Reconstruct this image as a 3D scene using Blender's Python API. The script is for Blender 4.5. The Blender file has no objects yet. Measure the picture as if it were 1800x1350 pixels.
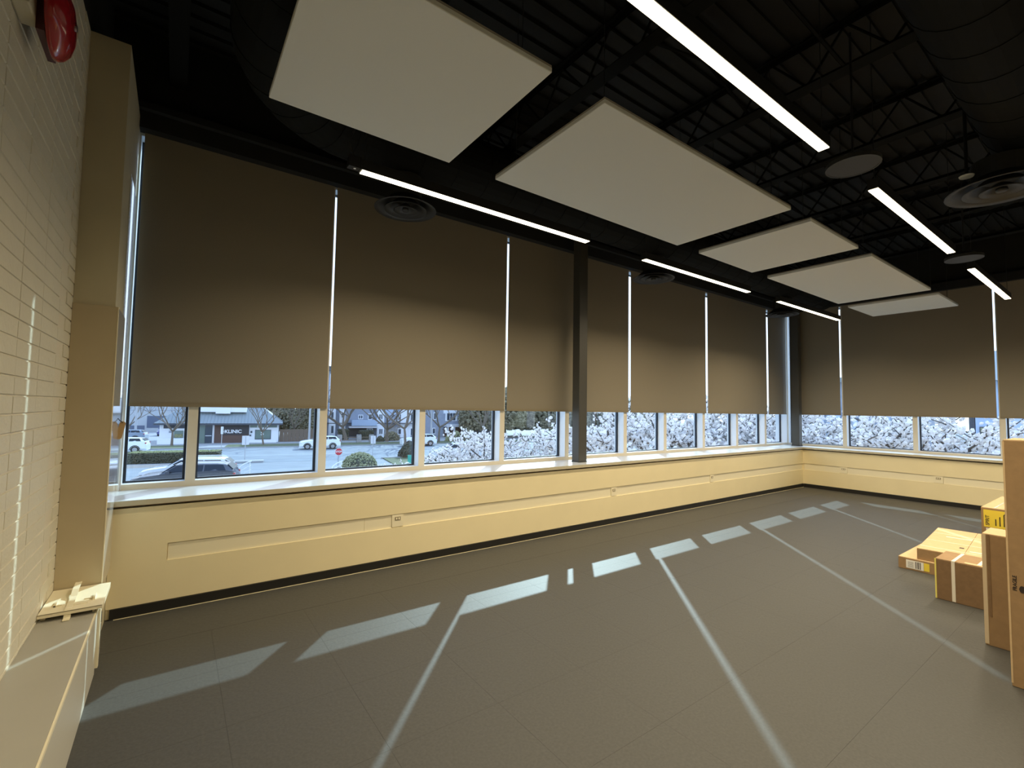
import bpy, math, random
from mathutils import Vector, Matrix
random.seed(7)
S = bpy.context.scene
COL = S.collection
PI = math.pi
# ------------------------------------------------------------------ camera
F = 817.1
RM = Matrix(((0.8099, -0.0440, -0.5849), (-0.5864, -0.0340, -0.8093), (0.0157, 0.9985, -0.0534)))
CAM = Vector((0, 0, 1.6))
def ray(u, v): return RM @ Vector((u - 900.0, 675.0 - v, -F))
def at(u, v, axis, val):          # point where the sight line meets the plane  axis = val
    d = ray(u, v); return CAM + d * ((val - CAM[axis]) / d[axis])
cd = bpy.data.cameras.new('camera'); cd.sensor_fit = 'HORIZONTAL'; cd.sensor_width = 36; cd.lens = 36 * F / 1800
cd.clip_start = .05; cd.clip_end = 500
co = bpy.data.objects.new('camera', cd); COL.objects.link(co)
M4 = RM.normalized().to_4x4(); M4.translation = CAM; co.matrix_world = M4
S.camera = co
# ------------------------------------------------------------------ light
S.view_settings.view_transform = 'Standard'; S.view_settings.look = 'None'
S.view_settings.exposure = 0.0; S.view_settings.gamma = 1; S.view_settings.use_curve_mapping = False
W = bpy.data.worlds.new('sky'); S.world = W; W.use_nodes = True
nt = W.node_tree; nt.nodes.clear()
o_ = nt.nodes.new('ShaderNodeOutputWorld'); bg = nt.nodes.new('ShaderNodeBackground')
tc = nt.nodes.new('ShaderNodeTexCoord'); sp = nt.nodes.new('ShaderNodeSeparateXYZ'); cr = nt.nodes.new('ShaderNodeValToRGB')
nt.links.new(tc.outputs['Generated'], sp.inputs[0]); nt.links.new(sp.outputs['Z'], cr.inputs[0])
cr.color_ramp.elements[0].position = 0.0; cr.color_ramp.elements[0].color = (.80, .90, 1.0, 1)
cr.color_ramp.elements[1].position = .8; cr.color_ramp.elements[1].color = (.42, .62, 1.0, 1)
nt.links.new(cr.outputs[0], bg.inputs[0]); nt.links.new(bg.outputs[0], o_.inputs[0])
bg.inputs[1].default_value = 2.3
sl = bpy.data.lights.new('sun', 'SUN'); sl.energy = 4.8; sl.angle = math.radians(.55); sl.color = (.74, .96, 1.0)
so = bpy.data.objects.new('sun', sl); COL.objects.link(so)
SUND = Vector((.68, .735, 1 / 1.633 * 1.0013)).normalized()     # towards the sun
so.rotation_euler = SUND.to_track_quat('Z', 'Y').to_euler(); so.location = (60, 60, 60)
LAMPW = 56.0
LAMPC = (1.0, .85, .60)

# ------------------------------------------------------------------ materials
def mat(name, col, rough=.6, metal=0, noise=0, nscale=20, bump=0, bscale=60, spec=.5, emit=None, estr=0, coat=0, stretch=None, col2=None):
    m = bpy.data.materials.new(name); m.use_nodes = True; n = m.node_tree; b = n.nodes['Principled BSDF']
    b.inputs['Base Color'].default_value = (*col, 1); b.inputs['Roughness'].default_value = rough
    b.inputs['Metallic'].default_value = metal; b.inputs['Specular IOR Level'].default_value = spec
    b.inputs['Coat Weight'].default_value = coat
    if emit: b.inputs['Emission Color'].default_value = (*emit, 1); b.inputs['Emission Strength'].default_value = estr
    if noise or bump:
        t = n.nodes.new('ShaderNodeTexCoord'); mp = n.nodes.new('ShaderNodeMapping'); n.links.new(t.outputs['Object'], mp.inputs[0])
        if stretch: mp.inputs['Scale'].default_value = stretch
    if noise:
        nz = n.nodes.new('ShaderNodeTexNoise'); nz.inputs['Scale'].default_value = nscale; nz.inputs['Detail'].default_value = 5
        n.links.new(mp.outputs[0], nz.inputs[0])
        r = n.nodes.new('ShaderNodeValToRGB'); c2 = col2 or tuple(min(1, c * (1 + noise)) for c in col)
        r.color_ramp.elements[0].position = .3; r.color_ramp.elements[1].position = .7
        r.color_ramp.elements[0].color = (*[c * (1 - noise) for c in col], 1); r.color_ramp.elements[1].color = (*c2, 1)
        n.links.new(nz.outputs[0], r.inputs[0]); n.links.new(r.outputs[0], b.inputs['Base Color'])
    if bump:
        nb = n.nodes.new('ShaderNodeTexNoise'); nb.inputs['Scale'].default_value = bscale; nb.inputs['Detail'].default_value = 4
        n.links.new(mp.outputs[0], nb.inputs[0]); bp = n.nodes.new('ShaderNodeBump'); bp.inputs['Strength'].default_value = bump
        bp.inputs['Distance'].default_value = .01
        n.links.new(nb.outputs[0], bp.inputs['Height']); n.links.new(bp.outputs[0], b.inputs['Normal'])
    return m
M = {}
M['cream'] = mat('cream_paint', (.84, .73, .46), .45, noise=.02, nscale=3)
M['cream_plate'] = mat('cream_plate', (.86, .78, .56), .4)
M['brick'] = mat('painted_brick', (.68, .63, .485), .5, noise=.02, nscale=9, bump=.35, bscale=45)
M['mortar'] = mat('painted_mortar', (.70, .63, .48), .5, bump=.3, bscale=80)
M['pilaster'] = mat('pilaster_paint', (.55, .49, .33), .55, noise=.03, nscale=4)
M['cover_box'] = mat('cover_box_paint', (.50, .41, .26), .45, noise=.03, nscale=4)
M['gloss'] = mat('gloss_white_panel', (.66, .65, .60), .12, coat=.6)
M['black'] = mat('black_ceiling_paint', (.0080, .0080, .0068), .8, noise=.2, nscale=6)
M['blackduct'] = mat('black_duct_paint', (.0085, .009, .008), .8, bump=.2, bscale=8, spec=.15)
M['blackbase'] = mat('black_rubber_base', (.012, .011, .009), .5)
M['column'] = mat('column_charcoal_paint', (.060, .056, .046), .45)
M['floor_tile'] = mat('grey_floor_tile', (.063, .061, .054), .56, noise=.13, nscale=70, bump=.12, bscale=35, spec=.38)
M['seam'] = mat('floor_seam', (.042, .040, .035), .7)
M['blind'] = mat('bronze_blind_fabric', (.235, .200, .142), .8, noise=.06, nscale=160)
M['blindbar'] = mat('blind_hem', (.21, .17, .105), .6)
M['sill'] = mat('speckled_sill', (.52, .54, .55), .28, noise=.06, nscale=90, spec=.5)
M['sillface'] = mat('sill_edge', (.52, .47, .34), .4)
M['frame'] = mat('cream_window_frame', (.66, .60, .48), .4)
M['frameside'] = mat('skylit_window_frame', (.74, .78, .82), .35)  # sky light on frame sides and rail tops, painted as a blue-white tone
M['gasket'] = mat('black_gasket', (.008, .012, .022), .5)
M['panel'] = mat('white_acoustic_panel', (.75, .76, .72), .85, noise=.015, nscale=250)
M['paneledge'] = mat('panel_edge', (.34, .31, .25), .8)
M['lampbody'] = mat('lamp_black_metal', (.02, .02, .02), .4)
M['lens'] = mat('lamp_diffuser', (1, 1, 1), .5, emit=(1.0, .86, .58), estr=7.0)
M['diffuser'] = mat('black_diffuser_metal', (.027, .027, .026), .5)
M['diffuser_in'] = mat('diffuser_dark', (.02, .02, .018), .6)
M['disc'] = mat('grey_disc', (.022, .021, .021), .5)
M['red'] = mat('red_bell_enamel', (.36, .012, .02), .18, coat=.6)
M['darkred'] = mat('dark_red_bracket', (.06, .008, .01), .4)
M['beige_box'] = mat('beige_back_box', (.55, .50, .36), .6)
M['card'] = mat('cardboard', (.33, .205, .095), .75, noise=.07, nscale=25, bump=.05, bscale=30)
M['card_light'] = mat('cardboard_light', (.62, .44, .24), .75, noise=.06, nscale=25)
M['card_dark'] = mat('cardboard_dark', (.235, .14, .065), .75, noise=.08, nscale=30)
M['tape'] = mat('clear_tape', (.72, .58, .38), .2)
M['strap'] = mat('white_strap', (.86, .80, .66), .4)
M['yellow'] = mat('yellow_label', (.86, .66, .06), .5)
M['yellowtape'] = mat('yellow_tape', (.90, .80, .20), .35)
M['white_label'] = mat('white_label', (.85, .83, .76), .5)
M['ink'] = mat('black_ink', (.03, .02, .015), .6)
M['steel'] = mat('steel_cable', (.3, .3, .3), .3, metal=1)
M['tag'] = mat('tan_tag', (.50, .32, .14), .5)
M['cord'] = mat('black_cord', (.02, .02, .02), .6)
M['ledge'] = mat('grey_cream_ledge', (.40, .38, .32), .35, noise=.02, nscale=5)
M['ledgeside'] = mat('cream_ledge_side', (.56, .53, .44), .42)
M['screw'] = mat('socket_slots', (.25, .20, .12), .5)
# outside
M['asphalt'] = mat('asphalt', (.20, .23, .26), .8, noise=.10, nscale=.8)
M['lot'] = mat('parking_asphalt', (.22, .245, .27), .8, noise=.08, nscale=.8)
M['concrete'] = mat('concrete', (.32, .33, .34), .8, noise=.06, nscale=2)
M['grass'] = mat('grass', (.105, .125, .06), .9, noise=.3, nscale=5, bump=.5, bscale=40)
M['line'] = mat('road_line', (.46, .50, .52), .7)
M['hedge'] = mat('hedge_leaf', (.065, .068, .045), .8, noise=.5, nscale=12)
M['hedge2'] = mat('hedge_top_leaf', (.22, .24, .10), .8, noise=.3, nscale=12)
M['bush'] = mat('bush_leaf', (.26, .27, .15), .8, noise=.4, nscale=8)
M['brownleaf'] = mat('winter_foliage', (.20, .18, .115), .9, noise=.4, nscale=4)
M['evergreen'] = mat('evergreen_leaf', (.10, .13, .06), .9, noise=.4, nscale=4)
M['bark'] = mat('bark', (.17, .14, .11), .9, noise=.2, nscale=15)
M['cherrybark'] = mat('cherry_bark', (.07, .055, .05), .8, noise=.2, nscale=15)
M['roof'] = mat('metal_roof', (.26, .30, .32), .5)
M['roofdark'] = mat('roof_soffit', (.07, .08, .10), .7)
M['whitewall'] = mat('white_wall', (.82, .86, .92), .7)
M['brownwall'] = mat('brown_wall', (.11, .065, .055), .7)
M['darkwall'] = mat('dark_sign_band', (.035, .035, .045), .6)
M['greysiding'] = mat('grey_siding', (.30, .34, .42), .7, noise=.05, nscale=3)
M['bluesiding'] = mat('light_blue_siding', (.42, .53, .70), .7)
M['stone'] = mat('grey_stone', (.30, .30, .30), .8, noise=.3, nscale=5)
M['bigwall'] = mat('grey_building_wall', (.42, .46, .50), .7, noise=.06, nscale=.4)
M['bigdark'] = mat('dark_loading_bay', (.09, .12, .19), .6)
M['winglass'] = mat('dark_window_glass', (.05, .07, .10), .1)
M['shopglass'] = mat('green_shop_glass', (.16, .22, .20), .1)
M['white'] = mat('white_paint', (.85, .88, .92), .5)
M['carwhite'] = mat('white_car_paint', (.80, .86, .90), .25, coat=.5)
M['cardark'] = mat('dark_car_paint', (.05, .055, .07), .25, coat=.6)
M['carsilver'] = mat('silver_car_paint', (.66, .70, .74), .25, coat=.8)
M['cargrey'] = mat('blue_grey_car_paint', (.20, .27, .36), .25, coat=.6)
M['carblue'] = mat('navy_car_paint', (.05, .06, .22), .25, coat=.6)
M['tyre'] = mat('tyre', (.02, .02, .02), .8)
M['hub'] = mat('wheel_alloy', (.35, .36, .38), .4, metal=.6)
M['carglass'] = mat('car_glass', (.018, .024, .035), .3, spec=.25)
M['lightred'] = mat('tail_lamp', (.35, .02, .02), .3)
M['lampclear'] = mat('head_lamp', (.7, .72, .75), .15)
M['signred'] = mat('stop_red', (.55, .03, .05), .5)
M['signback'] = mat('sign_grey', (.62, .64, .68), .5)
M['signgreen'] = mat('green_sign', (.03, .38, .28), .5)
M['pole'] = mat('grey_pole', (.42, .44, .47), .5)
M['fence'] = mat('brown_fence', (.16, .12, .09), .8)
m = mat('blossom', (.93, .89, .86), .7, noise=.07, nscale=6)
b = m.node_tree.nodes['Principled BSDF']; b.inputs['Subsurface Weight'].default_value = 0
M['blossom'] = m
def blossom_translucent():
    n = M['blossom'].node_tree; b = n.nodes['Principled BSDF']; o = n.nodes['Material Output']
    t = n.nodes.new('ShaderNodeBsdfTranslucent'); t.inputs[0].default_value = (.9, .86, .88, 1)
    mx = n.nodes.new('ShaderNodeMixShader'); mx.inputs[0].default_value = .25
    n.links.new(b.outputs[0], mx.inputs[1]); n.links.new(t.outputs[0], mx.inputs[2]); n.links.new(mx.outputs[0], o.inputs[0])
blossom_translucent()
def glassmat():
    m = bpy.data.materials.new('window_glass'); m.use_nodes = True; n = m.node_tree; n.nodes.clear()
    o = n.nodes.new('ShaderNodeOutputMaterial'); t = n.nodes.new('ShaderNodeBsdfTransparent'); g = n.nodes.new('ShaderNodeBsdfGlossy')
    t.inputs[0].default_value = (.95, .98, 1, 1); g.inputs['Roughness'].default_value = .02; g.inputs['Color'].default_value = (.9, .95, 1, 1)
    mx = n.nodes.new('ShaderNodeMixShader'); mx.inputs[0].default_value = .035
    n.links.new(t.outputs[0], mx.inputs[1]); n.links.new(g.outputs[0], mx.inputs[2]); n.links.new(mx.outputs[0], o.inputs[0]); return m
M['glass'] = glassmat()
def panelmat():      # faint surface marbling lines of the painted diffuser stay off; fine perforation only
    return M['panel']

# ------------------------------------------------------------------ mesh helpers
class MB:
    def __init__(s): s.v = []; s.f = []; s.m = []
    def add(s, vs, fs, mi=0):
        o = len(s.v); s.v += [tuple(p) for p in vs]; s.f += [tuple(i + o for i in f) for f in fs]; s.m += [mi] * len(fs); return s
    def box(s, x0, y0, z0, x1, y1, z1, mi=0, T=None):
        vs = [Vector(p) for p in ((x0, y0, z0), (x1, y0, z0), (x1, y1, z0), (x0, y1, z0), (x0, y0, z1), (x1, y0, z1), (x1, y1, z1), (x0, y1, z1))]
        if T: vs = [T(p) for p in vs]
        return s.add(vs, [(0, 3, 2, 1), (4, 5, 6, 7), (0, 1, 5, 4), (1, 2, 6, 5), (2, 3, 7, 6), (3, 0, 4, 7)], mi)
    def tube(s, p, q, r, r2=None, n=8, mi=0, cap=True):
        p = Vector(p); q = Vector(q); r2 = r if r2 is None else r2; d = (q - p)
        if d.length < 1e-6: return s
        d.normalize(); a = d.orthogonal().normalized(); b = d.cross(a)
        vs = [p + (a * math.cos(2 * PI * i / n) + b * math.sin(2 * PI * i / n)) * r for i in range(n)] + [q + (a * math.cos(2 * PI * i / n) + b * math.sin(2 * PI * i / n)) * r2 for i in range(n)]
        fs = [(i, (i + 1) % n, n + (i + 1) % n, n + i) for i in range(n)]
        if cap: fs += [tuple(range(n - 1, -1, -1)), tuple(range(n, 2 * n))]
        return s.add(vs, fs, mi)
    def path(s, pts, r, n=8, mi=0):
        pts = [Vector(p) for p in pts]; rings = []; a = None
        for i, p in enumerate(pts):
            d = (pts[min(i + 1, len(pts) - 1)] - pts[max(i - 1, 0)]).normalized()
            a = d.orthogonal().normalized() if a is None else (a - d * a.dot(d)).normalized()
            b = d.cross(a); rr = r[i] if isinstance(r, (list, tuple)) else r
            rings.append([p + (a * math.cos(2 * PI * k / n) + b * math.sin(2 * PI * k / n)) * rr for k in range(n)])
        vs = [v for g in rings for v in g]; fs = []
        for i in range(len(pts) - 1):
            for k in range(n): fs.append((i * n + k, i * n + (k + 1) % n, (i + 1) * n + (k + 1) % n, (i + 1) * n + k))
        fs += [tuple(range(n - 1, -1, -1)), tuple(range((len(pts) - 1) * n, len(pts) * n))]
        return s.add(vs, fs, mi)
    def lathe(s, c, prof, n=32, mi=0, axis='z'):      # prof = [(r, h)] about an axis through c
        c = Vector(c); vs = []
        for r, h in prof:
            for k in range(n):
                a = 2 * PI * k / n; x, y = r * math.cos(a), r * math.sin(a)
                vs.append(c + (Vector((x, y, h)) if axis == 'z' else Vector((h, x, y)) if axis == 'x' else Vector((x, h, y))))
        fs = [(i * n + k, i * n + (k + 1) % n, (i + 1) * n + (k + 1) % n, (i + 1) * n + k) for i in range(len(prof) - 1) for k in range(n)]
        return s.add(vs, fs, mi)
    def prism(s, poly, z0, z1, mi=0, T=None):
        n = len(poly); vs = [Vector((x, y, z0)) for x, y in poly] + [Vector((x, y, z1)) for x, y in poly]
        if T: vs = [T(p) for p in vs]
        return s.add(vs, [tuple(range(n - 1, -1, -1)), tuple(range(n, 2 * n))] + [(i, (i + 1) % n, n + (i + 1) % n, n + i) for i in range(n)], mi)
def mesh(name, mb, mats, off=(0, 0, 0), smooth=False):
    me = bpy.data.meshes.new(name); ox, oy, oz = off
    me.from_pydata([(x - ox, y - oy, z - oz) for x, y, z in mb.v], [], mb.f)
    for mm in (mats if isinstance(mats, (list, tuple)) else [mats]): me.materials.append(mm)
    if max(mb.m, default=0) > 0: me.polygons.foreach_set('material_index', mb.m)
    if smooth: me.polygons.foreach_set('use_smooth', [True] * len(me.polygons))
    me.update(); return me
WL = {}                       # world position of every root and part
def obj(name, mb, mats, parent=None, loc=None, label=None, cat=None, group=None, kind=None, smooth=False):
    if loc is None:
        if parent is not None: loc = WL[parent.name]
        else:
            xs = [p[0] for p in mb.v]; ys = [p[1] for p in mb.v]; zs = [p[2] for p in mb.v]
            loc = ((min(xs) + max(xs)) / 2, (min(ys) + max(ys)) / 2, min(zs))
    loc = Vector(loc); o = bpy.data.objects.new(name, mesh(name, mb, mats, loc, smooth)); COL.objects.link(o)
    if parent is not None: o.parent = parent; o.location = loc - WL[parent.name]
    else: o.location = loc
    WL[o.name] = loc
    tag(o, label, cat, group, kind); return o
def tag(o, label=None, cat=None, group=None, kind=None):
    for k, v in (('label', label), ('category', cat), ('group', group), ('kind', kind)):
        if v: o[k] = v
    return o
def root(name, loc, label=None, cat=None, group=None, kind=None):
    o = bpy.data.objects.new(name, None); COL.objects.link(o); o.location = loc; o.empty_display_size = .1; WL[o.name] = Vector(loc)
    return tag(o, label, cat, group, kind)
def link_piece(name, me, loc, parent, rotz=0):   # a piece sharing mesh data; loc in world
    o = bpy.data.objects.new(name, me); COL.objects.link(o); o.parent = parent; o.location = Vector(loc) - WL[parent.name]; o.rotation_euler.z = rotz
    return o
def children(o): return [c for c in list(COL.objects) if c.parent == o]
def copy_tree(o, loc, rz=None, scale=None, label=None, parent=None):
    c = o.copy(); COL.objects.link(c)
    if parent is None:
        c.location = loc; WL[c.name] = Vector(loc)
        if rz is not None: c.rotation_euler.z = rz
        if scale: c.scale = scale
        if label: c['label'] = label
    else: c.parent = parent
    for ch in KIDS.get(o.name, []): copy_tree(ch, None, parent=c)
    return c
KIDS = {}
def remember(r):
    KIDS[r.name] = [o for o in COL.objects if o.parent == r]
    for k in KIDS[r.name]: KIDS[k.name] = [o for o in COL.objects if o.parent == k]
def bevel(o, w=.01, seg=2):
    m = o.modifiers.new('bevel', 'BEVEL'); m.width = w; m.segments = seg; m.limit_method = 'ANGLE'; return o
def text_mb(txt, size, o, ux, uy, depth=.002, bold=False):   # lettering as a mesh on plane o + ux*x + uy*y
    c = bpy.data.curves.new('t', 'FONT'); c.body = txt; c.size = size; c.extrude = depth; c.align_x = 'CENTER'; c.align_y = 'CENTER'
    if bold: c.offset = size * .025
    ob = bpy.data.objects.new('t', c); COL.objects.link(ob); dg = bpy.context.evaluated_depsgraph_get()
    me = bpy.data.meshes.new_from_object(ob.evaluated_get(dg)); ux = Vector(ux).normalized(); uy = Vector(uy).normalized(); uz = ux.cross(uy)
    mb = MB(); mb.add([Vector(o) + ux * v.co.x + uy * v.co.y + uz * v.co.z for v in me.vertices], [tuple(p.vertices) for p in me.polygons])
    bpy.data.objects.remove(ob); bpy.data.curves.remove(c); bpy.data.meshes.remove(me); return mb

# ------------------------------------------------------------------ room shell
XL, XR, YW, YB = -.56, 11.19, 4.565, -5.0
FX, FY = 11.69, 5.10                 # inner faces of the window frames
ZS, ZT, ZD = .866, 3.98, 4.92        # sill, window head, deck
# floor of 61 cm tiles
fl = obj('floor', MB().box(XL - .05, YB, -.12, FX + .25, FY + .2, -.003), M['seam'], kind='structure')
tm = MB().box(-.3046, -.3046, -.0012, .3046, .3046, 0)
tme = mesh('tile', tm, M['floor_tile'])
ys = [3.37 + .61 * k for k in range(2, -7, -1)]
xs = [.277 - .61 * 2 + .61 * k for k in range(21)]
for x in xs:
    for y in ys:
        cx, cy = x + .305, y - .305
        if cx - .3 < XL or cy + .3 > YW - .0 or cx + .3 > XR: continue
        link_piece('tile', tme, (cx, cy, 0), fl)
rest = MB()
rest.box(XL, 3.982, -.0025, XR, YW, 0); rest.box(XL, YB, -.0025, XR, ys[-1] - .611, 0)
rest.box(XL, ys[-1] - .61, -.0025, -.334, 3.98, 0); 
xe = max(x for x in xs if x + .61 <= XR) + .611
rest.box(xe, ys[-1] - .61, -.0025, XR, 3.98, 0)
obj('tile', rest, M['floor_tile'], fl, kind='stuff')
# left brick wall
wl = obj('wall_left', MB().box(XL - .25, YB, 0, XL - .005, FY + .3, 4.06), M['mortar'], kind='structure')
CH, BL = .0812, .40
bm = MB(); h, l, d, c = (CH - .007) / 2, (BL - .003) / 2, .005, .002
bm.add([(0, -l, -h), (0, l, -h), (0, l, h), (0, -l, h), (d, -l + c, -h + c), (d, l - c, -h + c), (d, l - c, h - c), (d, -l + c, h - c)],
       [(4, 5, 6, 7), (0, 1, 5, 4), (1, 2, 6, 5), (2, 3, 7, 6), (3, 0, 4, 7)])
bme = mesh('brick', bm, M['brick'])
far = MB(); Y1 = 4.05
for k in range(50):
    z = k * CH + CH / 2
    off = 0 if k % 2 == 0 else BL / 2
    j = 0
    while True:
        yc = Y1 - off - j * BL + (0 if off else -BL / 2)
        if off and j == 0: yc = Y1
        y0, y1 = yc - l, min(yc + l, Y1)
        if y1 < YB + .2: break
        if yc + l > Y1 + .01:                                # half brick against the pilaster
            far.add([(XL - .005, y0, z - h), (XL - .005, y1, z - h), (XL - .005, y1, z + h), (XL - .005, y0, z + h), (XL, y0 + c, z - h + c), (XL, y1, z - h + c), (XL, y1, z + h - c), (XL, y0 + c, z + h - c)],
                    [(4, 5, 6, 7), (0, 1, 5, 4), (1, 2, 6, 5), (2, 3, 7, 6), (3, 0, 4, 7)])
        elif y1 > 2.05: link_piece('brick', bme, (XL - .005 + random.uniform(-.0008, .0008), yc, z), wl)
        else: far.add([(XL - .005 + a, yc + b_, z + c_) for a, b_, c_ in bm.v], bm.f)
        j += 1
obj('brick', far, M['brick'], wl, kind='stuff')
# black band of wall above the bricks and behind everything overhead
ub = MB(); ub.box(XL - .25, YB, 4.06, XL, FY + .3, ZD); obj('wall_left_upper', ub, M['black'], kind='structure')
# window wall with its recessed channel
def knee(mb, T, L0, L1, c0, c1):     # face at depth 0, length along a ; channel from c0 to c1
    za, zb = .378, .510
    def q(a0, a1, z0, z1, d0=0, d1=.25): mb.box(a0, d0, z0, a1, d1, z1, T=T)
    q(L0, L1, .076, za); q(L0, L1, zb, .805); q(L0, c0, za, zb); q(c1, L1, za, zb); q(c0, c1, za, zb, .016, .25); q(L0, L1, 0, .076, .012, .25)
TA = lambda p: Vector((p.x, YW + p.y, p.z))
TB = lambda p: Vector((XR + .015 + p.y, p.x, p.z))
k1 = MB(); knee(k1, TA, -.35, XR + .265, 0.0, XR + .015)
wa = obj('wall_window', k1, M['cream'], kind='structure')
k2 = MB(); knee(k2, TB, YB, YW, -4.0, YW)
wb = obj('wall_far', k2, M['cream'], kind='structure')
# back-up masonry under the windows, heads above them
o1 = MB(); o1.box(XL, YW + .26, -.1, FX + .25, FY + .2, .82); o1.box(XL - .25, FY - .02, 4.09, FX + .25, FY + .22, ZD)
obj('wall_window_backing', o1, M['black'], kind='structure')
o2 = MB(); o2.box(XR + .28, YB, -.1, FX + .2, FY, .82); o2.box(FX - .02, YB, 4.09, FX + .22, FY - .03, ZD)
obj('wall_far_backing', o2, M['black'], kind='structure')
obj('wall_back', MB().box(XL - .25, YB - .2, 0, FX + .3, YB, ZD), M['cream'], kind='structure')
# baseboards
obj('baseboard_window', MB().box(-.325, YW - .014, 0, XR - .0, YW + .012, .074), M['blackbase'], kind='structure')
obj('baseboard_far', MB().box(XR + .001, YB, 0, XR + .027, YW - .015, .074), M['blackbase'], kind='structure')
obj('trim_4', MB().box(-.30, YW - .022, 0, XR - .02, YW - .0145, .0025), M['cream'], kind='structure')
# sills
s1 = MB(); s1.box(-.35, 4.545, .828, FX + .03, FY + .15, ZS); sill1 = obj('trim_1', s1, M['sill'], kind='structure')
obj('sill_edge', MB().box(-.35, 4.541, .826, XR - .02, 4.545, ZS - .003), M['sillface'], sill1)
obj('sill_shadow_line', MB().box(-.345, 4.551, .819, XR, 4.563, .828), M['card_dark'], sill1)  # dark strip standing in for the shadow under the sill overhang
s2 = MB(); s2.box(XR - .02, YB, .828, FX + .15, 4.545, ZS); sill2 = obj('trim_2', s2, M['sill'], kind='structure')
obj('sill_edge', MB().box(XR - .024, YB, .826, XR - .02, 4.541, ZS - .003), M['sillface'], sill2)

# ------------------------------------------------------------------ windows (each bay its own)
ma = [-.350, .137, 1.262, 2.384, 3.535, 4.70, 5.99, 7.05, 8.255, 9.473, 10.675, 11.80]
MW = .0375
def bay(n, T, a0, a1):
    w = root('window_%d' % n, T(Vector((a0, 0, ZS))), kind='structure'); MW = .012 if n == 1 else .0375; MV = .0375
    f = MB(); f.box(a0 - MW, 0, ZS, a0 + MW, .004, ZT, 1 if n == 1 else 0, T); f.box(a0 - MW, .0041, ZS, a0 + MW, .20, ZT, 1, T)
    obj('mullion', f, [M['frame'], M['frameside']], w)
    r = MB(); r.box(a0 + MW, .0, ZS, a1 - MV, .004, .912, 0, T); r.box(a0 + MW, .0041, ZS, a1 - MV, .19, .909, 1, T)
    r.box(a0 + MW, .0, ZT - .05, a1 - MV, .19, ZT, 1, T)
    obj('rail', r, [M['frame'], M['frameside']], w)
    g = MB(); G0, G1, gz = a0 + MW, a1 - MV, .909; t = .02
    g.box(G0, .125, gz, G0 + t, .16, ZT - .05, 0, T); g.box(G1 - t, .125, gz, G1, .16, ZT - .05, 0, T)
    g.box(G0 + t, .125, gz, G1 - t, .16, gz + .014, 0, T); g.box(G0 + t, .125, ZT - .064, G1 - t, .16, ZT - .05, 0, T)
    obj('gasket', g, M['gasket'], w)
    obj('pane', MB().box(G0 + .01, .140, gz + .005, G1 - .01, .146, ZT - .055, 0, T), M['glass'], w)
TWA = lambda p: Vector((p.x, FY + p.y, p.z))
for i in range(len(ma) - 1): bay(i + 1, TWA, ma[i], min(ma[i + 1], 11.72))
mbs = [5.10, 3.93, 2.75, 1.565, .42, -.75, -1.92, -3.09, -4.26]
TWB = lambda p: Vector((FX + p.y, -p.x, p.z))
for i in range(len(mbs) - 1): bay(12 + i, TWB, -mbs[i], -mbs[i + 1])
obj('trim_3', MB().box(FX - .01, FY - .01, ZS, FX + .25, FY + .25, 4.1), M['frameside'], kind='structure')
# head rail fascias of the blinds
obj('trim_5', MB().box(-.35, 4.99, 3.955, FX - .12, 5.10, 4.10), M['black'], kind='structure')
obj('trim_6', MB().box(FX - .11, YB, 3.955, FX, 4.985, 4.10), M['black'], kind='structure')

# ------------------------------------------------------------------ roller blinds
def blind(T, a0, a1, label, grp):
    c = T(Vector(((a0 + a1) / 2, 0, 1.57)))
    r = root('roller_blind', c, label, 'blind', grp)
    obj('fabric', MB().box(a0, 0, 1.595, a1, .003, 3.98, 0, T), M['blind'], r)
    obj('hem_bar', MB().box(a0, -.006, 1.571, a1, .009, 1.598, 0, T), M['blindbar'], r)
    rr = MB(); rr.tube(T(Vector((a0 + .01, -.02, 4.01))), T(Vector((a1 - .01, -.02, 4.01))), .028, n=12); obj('roller', rr, M['lampbody'], r)
TBA = lambda p: Vector((p.x, 5.085 + p.y, p.z))
TBB = lambda p: Vector((FX - .015 + p.y, -p.x, p.z))
GA = 'roller blinds drawn most of the way down'
blind(TBA, -.316, 1.285, 'dark bronze roller blind at the left end of the long window, beside the pilaster', GA)
blind(TBA, 1.316, 3.551, 'wide dark bronze roller blind, second from the left, with the round vent hanging before it', GA)
blind(TBA, 3.594, 6.047, 'dark bronze roller blind partly hidden behind the charcoal column in mid wall', GA)
blind(TBA, 6.104, 8.308, 'dark bronze roller blind just right of the first narrow gap after the mid wall column', GA)
blind(TBA, 8.376, 10.725, 'dark bronze roller blind, second one to the right of the mid wall column', GA)
blind(TBA, 10.803, 11.655, 'narrow sliver of bronze roller blind next to the corner column', GA)
blind(TBB, -4.97, -3.992, 'grey bronze roller blind on the far wall right beside the corner column', GA)
blind(TBB, -3.940, -1.630, 'widest grey bronze roller blind on the far wall, below the last ceiling panel', GA)
blind(TBB, -1.590, .75, 'roller blind at the right edge, above the tall cardboard box', GA)

blind(TBB, .81, 3.075, 'roller blind on the far wall beyond the right edge, behind the boxes', GA)
blind(TBB, 3.125, 4.95, 'last roller blind on the far wall, near the back of the room', GA)
# ------------------------------------------------------------------ columns
def column(x0, y0, x1, y1, label):
    r = root('steel_column', ((x0 + x1) / 2, (y0 + y1) / 2, ZS), label, 'column')
    bevel(obj('shaft', MB().box(x0, y0, ZS + .004, x1, y1, 4.42), M['column'], r), .006)
    obj('base_trim', MB().box(x0 - .003, y0 - .003, ZS, x1 + .003, y1 + .003, ZS + .014), M['blackbase'], r)
column(4.60, 4.745, 4.755, 4.885, 'square charcoal column standing on the sill in mid wall')
column(11.41, 4.715, 11.56, 4.88, 'square charcoal column standing on the sill in the corner')

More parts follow.
